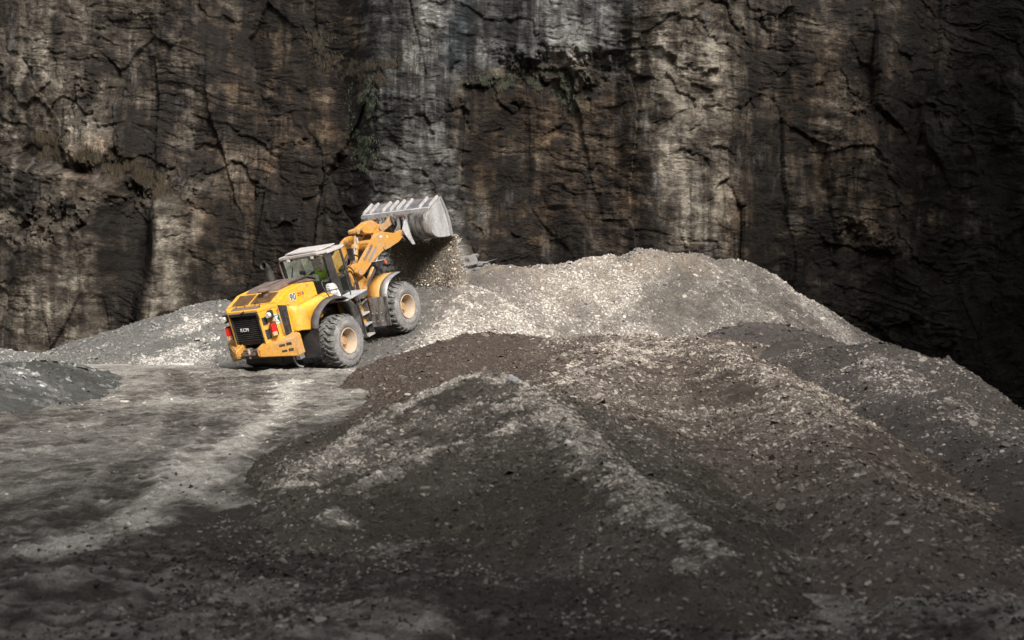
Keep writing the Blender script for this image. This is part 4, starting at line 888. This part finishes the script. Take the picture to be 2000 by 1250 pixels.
for x in (-1.48, -1.18, -.62, -.28, .02, .36, 1.02, 1.44):
    b = MB(); P = [(5.77, 3.42), (5.86, 3.54), (6.42, 3.70), (6.50, 3.63)]
    b._faces([bk(x - .022, *p) for p in P] + [bk(x + .022, *p) for p in P], [(0, 1, 2, 3), (7, 6, 5, 4), (0, 4, 5, 1), (1, 5, 6, 2), (2, 6, 7, 3), (3, 7, 4, 0)]); b.build('rib', SW, bkt)
sp = [(6.50, 3.62), (5.75, 3.40)] + [(v[0], v[1]) for v in shell[1:]] + [(6.62, 2.27), (6.66, 2.6), (6.62, 3.1)]
SPM = plain('grey_side_steel', (.40, .39, .385), .6, metal=.1, dust=.95, dustc=(.16, .155, .15), scale=2.2, streak=.5, wear=(.55, .53, .5))
for x in (1.5, -1.5):
    b = MB(); n = len(sp); b._faces([bk(x - .02, *p) for p in sp] + [bk(x + .02, *p) for p in sp], [tuple(range(n)), tuple(range(2 * n - 1, n - 1, -1))] + [(i, (i + 1) % n, (i + 1) % n + n, i + n) for i in range(n)]); spo = b.build('side_plate', SPM, bkt)
    s_ = 1 if x > 0 else -1
    edge = [(6.44, 3.58), (6.52, 3.62), (6.68, 3.1), (6.70, 2.6), (6.66, 2.27), (6.50, 2.30), (6.55, 2.6), (6.54, 3.1)]; n = len(edge)
    b = MB(); b._faces([bk(x + .021 * s_, *p) for p in edge] + [bk(x + .045 * s_, *p) for p in edge], [(0, 1, 2, 7), (7, 2, 3, 6), (6, 3, 4, 5)] + [(8, 15, 10, 9), (15, 14, 11, 10), (14, 13, 12, 11)] + [(i, i + n, (i + 1) % n + n, (i + 1) % n) for i in range(n)]); b.build('side_cutter', ST, spo)
b = MB(); b.loft(sheet([(6.55, 2.28), (6.78, 2.235)], -1.54, 1.54)); b.build('cutting_edge', ST, bkt, solid=.05)
for x0, x1, P in ((.60, .66, [(5.62, 3.38), (5.42, 3.42), (5.36, 3.2), (5.25, 2.95), (5.02, 2.98), (5.0, 2.80), (5.3, 2.50), (5.62, 2.5)]), (.40, .46, [(5.62, 3.38), (5.42, 3.42), (5.30, 3.1), (5.05, 2.98), (5.0, 2.80), (5.3, 2.6), (5.62, 2.6)]),
                  (-.42, -.36, [(5.72, 3.38), (5.42, 3.42), (5.36, 3.2), (5.30, 2.95), (5.05, 2.98), (5.0, 2.80), (5.3, 2.6), (5.72, 2.5)]), (-.64, -.58, [(5.75, 3.38), (5.5, 3.42), (5.36, 3.2), (5.30, 2.95), (5.05, 2.98), (5.0, 2.80), (5.3, 2.5), (5.75, 2.5)]),
                  (.16, .20, [(5.68, 3.38), (5.50, 3.48), (5.38, 3.42), (5.42, 3.1), (5.66, 3.0)]), (-.06, -.02, [(5.7, 3.38), (5.52, 3.48), (5.40, 3.42), (5.44, 3.1), (5.7, 3.0)])): b = MB(); b.px(P, x0, x1); b.build('hinge_plate', SD, bkt, .006)
for p_, q_ in (((.38, 5.46, 3.36), (.70, 5.46, 3.36)), ((-.66, 5.5, 3.36), (-.34, 5.5, 3.36)), ((.38, 5.08, 2.88), (.74, 5.08, 2.88)), ((-.12, 5.5, 3.36), (.24, 5.5, 3.36))): b = MB(); b.tube([p_, q_], .06, 14); b.build('hinge_pin', BR, bkt)
b = MB(); P = [(5.02, 2.98), (5.10, 2.80), (5.35, 2.40), (5.52, 2.36), (5.40, 2.7), (5.36, 3.25), (5.22, 3.2)]; b.px(P, .745, .775); b.build('hinge_guard', SW, bkt, .005)
bpy.context.view_layer.update()
# ------------------------------------------------------------------ the driver
def skin(name, nodes, edges, m, parent, sub=1, mw=None):
    me = bpy.data.meshes.new(name); me.from_pydata([n[:3] for n in nodes], edges, []); o = link(name, me, m, parent)
    sk = o.modifiers.new('skin', 'SKIN'); sk.use_smooth_shade = True
    for i, n in enumerate(nodes):
        r = n[3]; me.skin_vertices[0].data[i].radius = (r, n[4] if len(n) > 4 else r)
    me.skin_vertices[0].data[0].use_root = True
    s2 = o.modifiers.new('sub', 'SUBSURF'); s2.levels = sub; s2.render_levels = sub
    bpy.context.view_layer.update()
    ev = o.evaluated_get(bpy.context.evaluated_depsgraph_get()); me2 = bpy.data.meshes.new_from_object(ev); me2.name = name
    o.modifiers.clear(); o.data = me2
    return o
HV = plain('hi_vis_cloth', (0.50, 0.95, 0.05), 0.7, dust=.05, dustc=(.3, .5, .1)); SK = plain('skin', (0.50, 0.30, 0.22), 0.6); HR = plain('dark_hair', (0.02, 0.015, 0.012), 0.8); TR = plain('dark_green_trousers', (0.03, 0.07, 0.06), 0.8)
cx = .30
nodes = [(cx, 1.12, 2.50, .13, .10), (cx, 1.07, 2.66, .12, .09), (cx + .01, 1.07, 2.82, .14, .09), (cx + .01, 1.09, 2.93, .05, .05), (cx + .01, 1.12, 3.02, .075, .085), (cx + .01, 1.13, 3.10, .065, .08), (cx + .01, 1.215, 3.035, .014, .014)]
edges = [(0, 1), (1, 2), (2, 3), (3, 4), (4, 5), (4, 6)]
for s_ in (1, -1):
    k = len(nodes)
    nodes += [(cx + .19 * s_, 1.08, 2.84, .055), (cx + .25 * s_, 1.18, 2.64, .042), (cx + .17 * s_, 1.38, 2.64, .030), (cx + .16 * s_, 1.43, 2.66, .032, .018)]
    edges += [(2, k), (k, k + 1), (k + 1, k + 2), (k + 2, k + 3)]
    for j in range(5):
        q = len(nodes); dx = (j - 2) * .016; L = (.05, .062, .066, .06, .045)[j]
        if j == 0: nodes += [(cx + .16 * s_ - .035 * s_, 1.43, 2.672, .009), (cx + .16 * s_ - .045 * s_, 1.455, 2.68, .008)]
        else: nodes += [(cx + .16 * s_ + dx * s_, 1.43 + L * .55, 2.672, .008), (cx + .16 * s_ + dx * s_, 1.43 + L * .8, 2.65, .0075)]
        edges += [(k + 3, q), (q, q + 1)]
    k = len(nodes); nodes += [(cx + .09 * s_, 1.20, 2.48, .075), (cx + .12 * s_, 1.50, 2.47, .055), (cx + .12 * s_, 1.53, 2.16, .04), (cx + .12 * s_, 1.58, 2.12, .04, .03)]; edges += [(0, k), (k, k + 1), (k + 1, k + 2), (k + 2, k + 3)]
drv = skin('person', nodes, edges, SK, None); drv.matrix_world = ld.matrix_world.copy()
tag(drv, 'driver in a lime hi vis jacket sitting inside the loader cab', 'person')
jn = [(cx, 1.11, 2.50, .15, .12), (cx, 1.06, 2.66, .145, .11), (cx + .01, 1.06, 2.83, .165, .11), (cx + .01, 1.085, 2.915, .075, .07)]; je = [(0, 1), (1, 2), (2, 3)]
for s_ in (1, -1):
    k = len(jn); jn += [(cx + .20 * s_, 1.07, 2.84, .075), (cx + .26 * s_, 1.18, 2.64, .058), (cx + .175 * s_, 1.36, 2.64, .044)]; je += [(2, k), (k, k + 1), (k + 1, k + 2)]
skin('jacket', jn, je, HV, drv)
tn = [(cx, 1.13, 2.47, .14, .11)]; te = []
for s_ in (1, -1):
    k = len(tn); tn += [(cx + .09 * s_, 1.21, 2.47, .085), (cx + .12 * s_, 1.50, 2.46, .065), (cx + .12 * s_, 1.53, 2.18, .05)]; te += [(0, k), (k, k + 1), (k + 1, k + 2)]
skin('trousers', tn, te, TR, drv)
skin('hair', [(cx + .01, 1.09, 3.03, .075, .08), (cx + .01, 1.10, 3.12, .07, .08)], [(0, 1)], HR, drv)

# ------------------------------------------------------------------ stones pouring off the bucket edge, with dust
MWl = np.array(ld.matrix_world); A_ = (MWl @ np.array([*bk(-1.4, 6.78, 2.23), 1]))[:3]; B_ = (MWl @ np.array([*bk(1.52, 6.78, 2.23), 1]))[:3]
g = np.random.default_rng(77); n = 170000
t = g.random(n); fall = g.random(n); P = A_ + (B_ - A_) * t[:, None]
sheetn = fbm(t * 7, fall * 1.2, 4, 900) ; keep = (sheetn + .5 > g.random(n) * .62); 
fwd = np.array([0.46741547, 0.8315095]); off = .05 + .28 * np.sqrt(fall) + g.normal(0, .06 + .16 * fall, n)
gx = P[:, 0] + fwd[0] * off + g.normal(0, .03 + .10 * fall, n); gy = P[:, 1] + fwd[1] * off; gz0 = np.minimum(hAR(gx, gy), P[:, 2] - .5)
gz = P[:, 2] + .03 - fall * (P[:, 2] - gz0)
gx, gy, gz = gx[keep], gy[keep], gz[keep]; n = len(gx)
s = .010 + .040 * g.random(n) ** 4; K = 4
ang = (np.arange(K) * np.pi / 2)[None] + g.uniform(-.4, .4, (n, K)); tt = g.normal(size=(n, 3)); tt /= np.linalg.norm(tt, axis=1)[:, None]
nn = np.cross(tt, g.normal(size=(n, 3))); nn /= np.linalg.norm(nn, axis=1)[:, None]; bb = np.cross(nn, tt)
c = np.stack([gx, gy, gz], 1)[:, None]; rr = s[:, None] * g.uniform(.6, 1.2, (n, K))
ringv = c + tt[:, None] * (np.cos(ang) * rr)[..., None] + bb[:, None] * (np.sin(ang) * rr * .7)[..., None]
V = np.concatenate([ringv, c + nn[:, None] * (s * .4)[:, None, None], c - nn[:, None] * (s * .4)[:, None, None]], 1).reshape(-1, 3)
base = np.arange(n)[:, None] * (K + 2); fc = np.concatenate([base + np.array([i, (i + 1) % K, K]) for i in range(K)] + [base + np.array([(i + 1) % K, i, K + 1]) for i in range(K)], 1)
br = g.random((n, 1)); cc = np.where(br < .13, .8, .16 + .26 * g.random((n, 1))) * np.array([[1.08, .94, .76]])
fg = link('falling_gravel', npmesh('falling_gravel', V, fc.ravel(), np.arange(n * 2 * K) * 3, np.repeat(cc, K + 2, 0), smooth=False), M_chip)
tag(fg, 'curtain of brown gravel pouring from the raised bucket onto the heap', 'falling gravel', kind='stuff')
m = bpy.data.materials.new('dust_in_the_air'); m.use_nodes = True; nt = m.node_tree; nt.nodes.remove(nt.nodes['Principled BSDF'])
pv = nt.nodes.new('ShaderNodeVolumePrincipled'); pv.inputs['Color'].default_value = (.86, .78, .66, 1); nt.links.new(pv.outputs[0], nt.nodes['Material Output'].inputs['Volume'])
tc = nt.nodes.new('ShaderNodeTexCoord'); nz = noise(nt, tc.outputs['Object'], 1.6, 3, .6); gr_ = nt.nodes.new('ShaderNodeTexGradient'); gr_.gradient_type = 'SPHERICAL'
mp = nt.nodes.new('ShaderNodeMapping'); mp.inputs['Scale'].default_value = (.62, 1.0, .80); nt.links.new(tc.outputs['Object'], mp.inputs[0]); nt.links.new(mp.outputs[0], gr_.inputs[0])
r1 = ramp(nt, nz, [(.35, (0, 0, 0)), (.65, (1, 1, 1))]); mu = nt.nodes.new('ShaderNodeMath'); mu.operation = 'MULTIPLY'; nt.links.new(r1, mu.inputs[0]); nt.links.new(gr_.outputs['Fac'], mu.inputs[1])
m2 = nt.nodes.new('ShaderNodeMath'); m2.operation = 'MULTIPLY'; m2.inputs[1].default_value = 2.4; nt.links.new(mu.outputs[0], m2.inputs[0]); nt.links.new(m2.outputs[0], pv.inputs['Density'])
bm = bmesh.new(); bmesh.ops.create_icosphere(bm, subdivisions=2, radius=1.0)
for v in bm.verts: v.co = Vector((v.co.x * 1.6, v.co.y * 1.0, v.co.z * 1.25))
me = bpy.data.meshes.new('dust_cloud'); bm.to_mesh(me); bm.free(); dc = link('dust_cloud', me, m)
ctr = (A_ * .42 + B_ * .58) + np.array([fwd[0] * .4 + .1, fwd[1] * .4, -.75]); dc.location = ctr; dc.rotation_euler = (0, 0, -R(31 + 7))
tag(dc, 'thin pale dust drifting round the falling gravel under the bucket', 'dust', kind='stuff')

# ------------------------------------------------------------------ single large stones one can point at
def stone(px, py, s, asp, th, label, col=(.42, .38, .33), rz=0.0, seed=0, tilt=.15):
    p = hit(px, py); g = random.Random(seed); bm = bmesh.new(); bmesh.ops.create_icosphere(bm, subdivisions=3, radius=1)
    pl = [(Vector((g.gauss(0, 1), g.gauss(0, 1), g.gauss(0, .6))).normalized(), g.uniform(.55, .85)) for _ in range(9)]
    for v in bm.verts:
        for nrm, d in pl:
            e = v.co.dot(nrm) - d
            if e > 0: v.co -= nrm * e
        v.co += v.co * float(fbm(np.array([v.co.x * 3 + seed]), np.array([v.co.y * 3 + v.co.z * 2]), 3, seed)[0]) * .12
        v.co = Vector((v.co.x * s, v.co.y * s * asp, v.co.z * s * th))
    me = bpy.data.meshes.new('rock'); bm.to_mesh(me); bm.free()
    a = me.color_attributes.new('Col', 'FLOAT_COLOR', 'POINT')
    for d in a.data: d.color = (*col, 1)
    o = link('rock', me, M_chip); o.location = (p[0], p[1], p[2] + s * th * .35); o.rotation_euler = (tilt, tilt * .6, rz)
    return tag(o, label, 'rock', 'larger stones lying on the heaps and road')
stone(798, 772, .085, .5, .35, 'pale flat stone alone on the dark brown slope between loader and nearest heap', rz=.1, seed=1)
stone(829, 969, .052, .5, .4, 'blocky pale stone low on the left face of the nearest heap', rz=-.1, seed=2)
stone(738, 893, .055, .6, .5, 'pale stone beside a dark hollow on the left flank of the nearest heap', rz=-.7, seed=3, tilt=.4)
stone(1086, 905, .075, .4, .4, 'long grey slab right of centre on the face of the nearest heap', (.2, .18, .16), rz=-.6, seed=4)
stone(246, 785, .17, .45, .15, 'flat pale stone lying alone on the left of the haul road', rz=.2, seed=5)
stone(1390, 864, .14, .22, .25, 'long thin stone lying aslant below the brown hollow', (.19, .165, .15), rz=-.9, seed=6)
stone(1004, 745, .085, .7, .6, 'bluish grey stone on the crest just right of the nearest peak', (.34, .35, .37), rz=.5, seed=7, tilt=.5)
stone(1815, 886, .07, .5, .9, 'upright pale stone in the dark hollow of the right hand heap', (.22, .2, .19), rz=.3, seed=8)
stone(1235, 776, .07, .6, .5, 'grey stone on the slope right of the pale ridge in the middle', (.3, .27, .24), rz=.3, seed=9)

# fallen slabs between the cliff foot and the crest of the pale heap
def slabs():
    g = np.random.default_rng(5); bm = bmesh.new()
    for k in range(70):
        px = g.uniform(885, 955); v0 = np.interp(px, [885, 905, 955], [470, 488, 520]); py = g.uniform(v0, 545)
        c = Vector(W(px, py, 57.5 + g.uniform(-.5, .8))); s = g.uniform(.15, .5)
        M = Matrix.Translation(c) @ Matrix.Rotation(g.uniform(-.5, .3), 4, 'Y') @ Matrix.Rotation(g.uniform(-.6, .6), 4, 'Z') @ Matrix.Rotation(g.uniform(-.4, .4), 4, 'X')
        r = bmesh.ops.create_cube(bm, size=1, matrix=M @ Matrix.Diagonal((s * 1.5, s, s * .3, 1)))
        for v in r['verts']: v.co += Vector(g.normal(0, .05, 3))
    bmesh.ops.bevel(bm, geom=list(bm.edges), offset=.02, segments=1, affect='EDGES')
    me = bpy.data.meshes.new('fallen_slabs'); bm.to_mesh(me); bm.free()
    a = me.color_attributes.new('Col', 'FLOAT_COLOR', 'POINT')
    for d in a.data: d.color = (.17, .165, .16, 1)
    return tag(link('fallen_slabs', me, M_chip), 'jumble of grey slabs fallen at the cliff foot right of the bucket', 'fallen slabs', kind='stuff')
slabs()
# ------------------------------------------------------------------ dry grass and creepers on the cliff ledges
def blades(name, spots, n, hgt, cols, label, cat, mat, droop=.3, seed=3, wd=.012):
    g = np.random.default_rng(seed); V = []; F = []; C = []
    seg = np.array([(p, q) for p, q in zip(spots[:-1], spots[1:])], float)
    ii = g.integers(0, len(seg), n); tt = g.random(n); U = seg[ii, 0] + (seg[ii, 1] - seg[ii, 0]) * tt[:, None] + g.normal(0, 1, (n, 2)) * np.array([14, 10])
    x = (U[:, 0] - 1000) / FPX * 63; z = CZ + (568 - U[:, 1]) / FPX * 63
    clump = fbm(x * 2.5, z * 2.5, 3, seed) > -.05; x, z = x[clump], z[clump]; n = len(x)
    y, *_ = cliff_depth(x, z); y = y - .02
    h = hgt * g.uniform(.4, 1.1, n); dx = g.normal(0, .3, n) * h; dy = -g.uniform(.05, .5, n) * h; dz = h * g.uniform(.5, 1, n) * (1 if droop < 1 else -1)
    b0 = np.stack([x - wd, y, z], 1); b1 = np.stack([x + wd, y, z], 1); m0 = np.stack([x + dx * .4 - wd * .7, y + dy * .5, z + dz * .65], 1); m1 = m0 + np.array([wd * 1.4, 0, 0]); t0 = np.stack([x + dx, y + dy, z + dz], 1)
    V = np.stack([b0, b1, m1, t0, m0], 1).reshape(-1, 3); base = np.arange(n)[:, None] * 5; f = base + np.arange(5)
    cc = np.array(cols)[g.integers(0, len(cols), n)] * g.uniform(.6, 1.3, (n, 1))
    o = link(name, npmesh(name, V, f.ravel(), np.arange(n) * 5, np.repeat(cc, 5, 0), smooth=False), mat); return tag(o, label, cat, kind='stuff')
m, nt, b_ = newmat('dry_grass'); at = nd(nt, 'ShaderNodeAttribute', attribute_name='Col'); nt.links.new(at.outputs['Color'], b_.inputs['Base Color']); b_.inputs['Roughness'].default_value = .9; M_gr = m
blades('dry_grass', [(0, 262), (60, 285), (120, 300), (190, 320), (250, 345), (290, 372)], 9000, .5, [(.075, .048, .026), (.055, .042, .024), (.035, .032, .018)], 'dry brown grass growing along the sloping ledge on the left of the cliff', 'dry grass', M_gr)
blades('dry_grass', [(590, 40), (620, 90), (680, 130), (740, 150), (790, 140)], 3500, .34, [(.06, .042, .025), (.04, .034, .02)], 'thin dry grass on the upper cliff left of the grey buttress', 'dry grass', M_gr, seed=4)
blades('creeper', [(700, 150), (705, 200), (700, 260), (712, 320)], 2500, .22, [(.022, .030, .014), (.032, .036, .018)], 'dark green creeper hanging down the corner of the grey buttress', 'creeper', M_gr, droop=2, seed=5, wd=.02)
blades('creeper', [(930, 160), (1010, 150), (1080, 140), (1130, 190)], 2500, .18, [(.02, .028, .014), (.036, .033, .02)], 'low green weeds on the cliff above the ochre stained bay', 'weeds', M_gr, droop=2, seed=6, wd=.02)
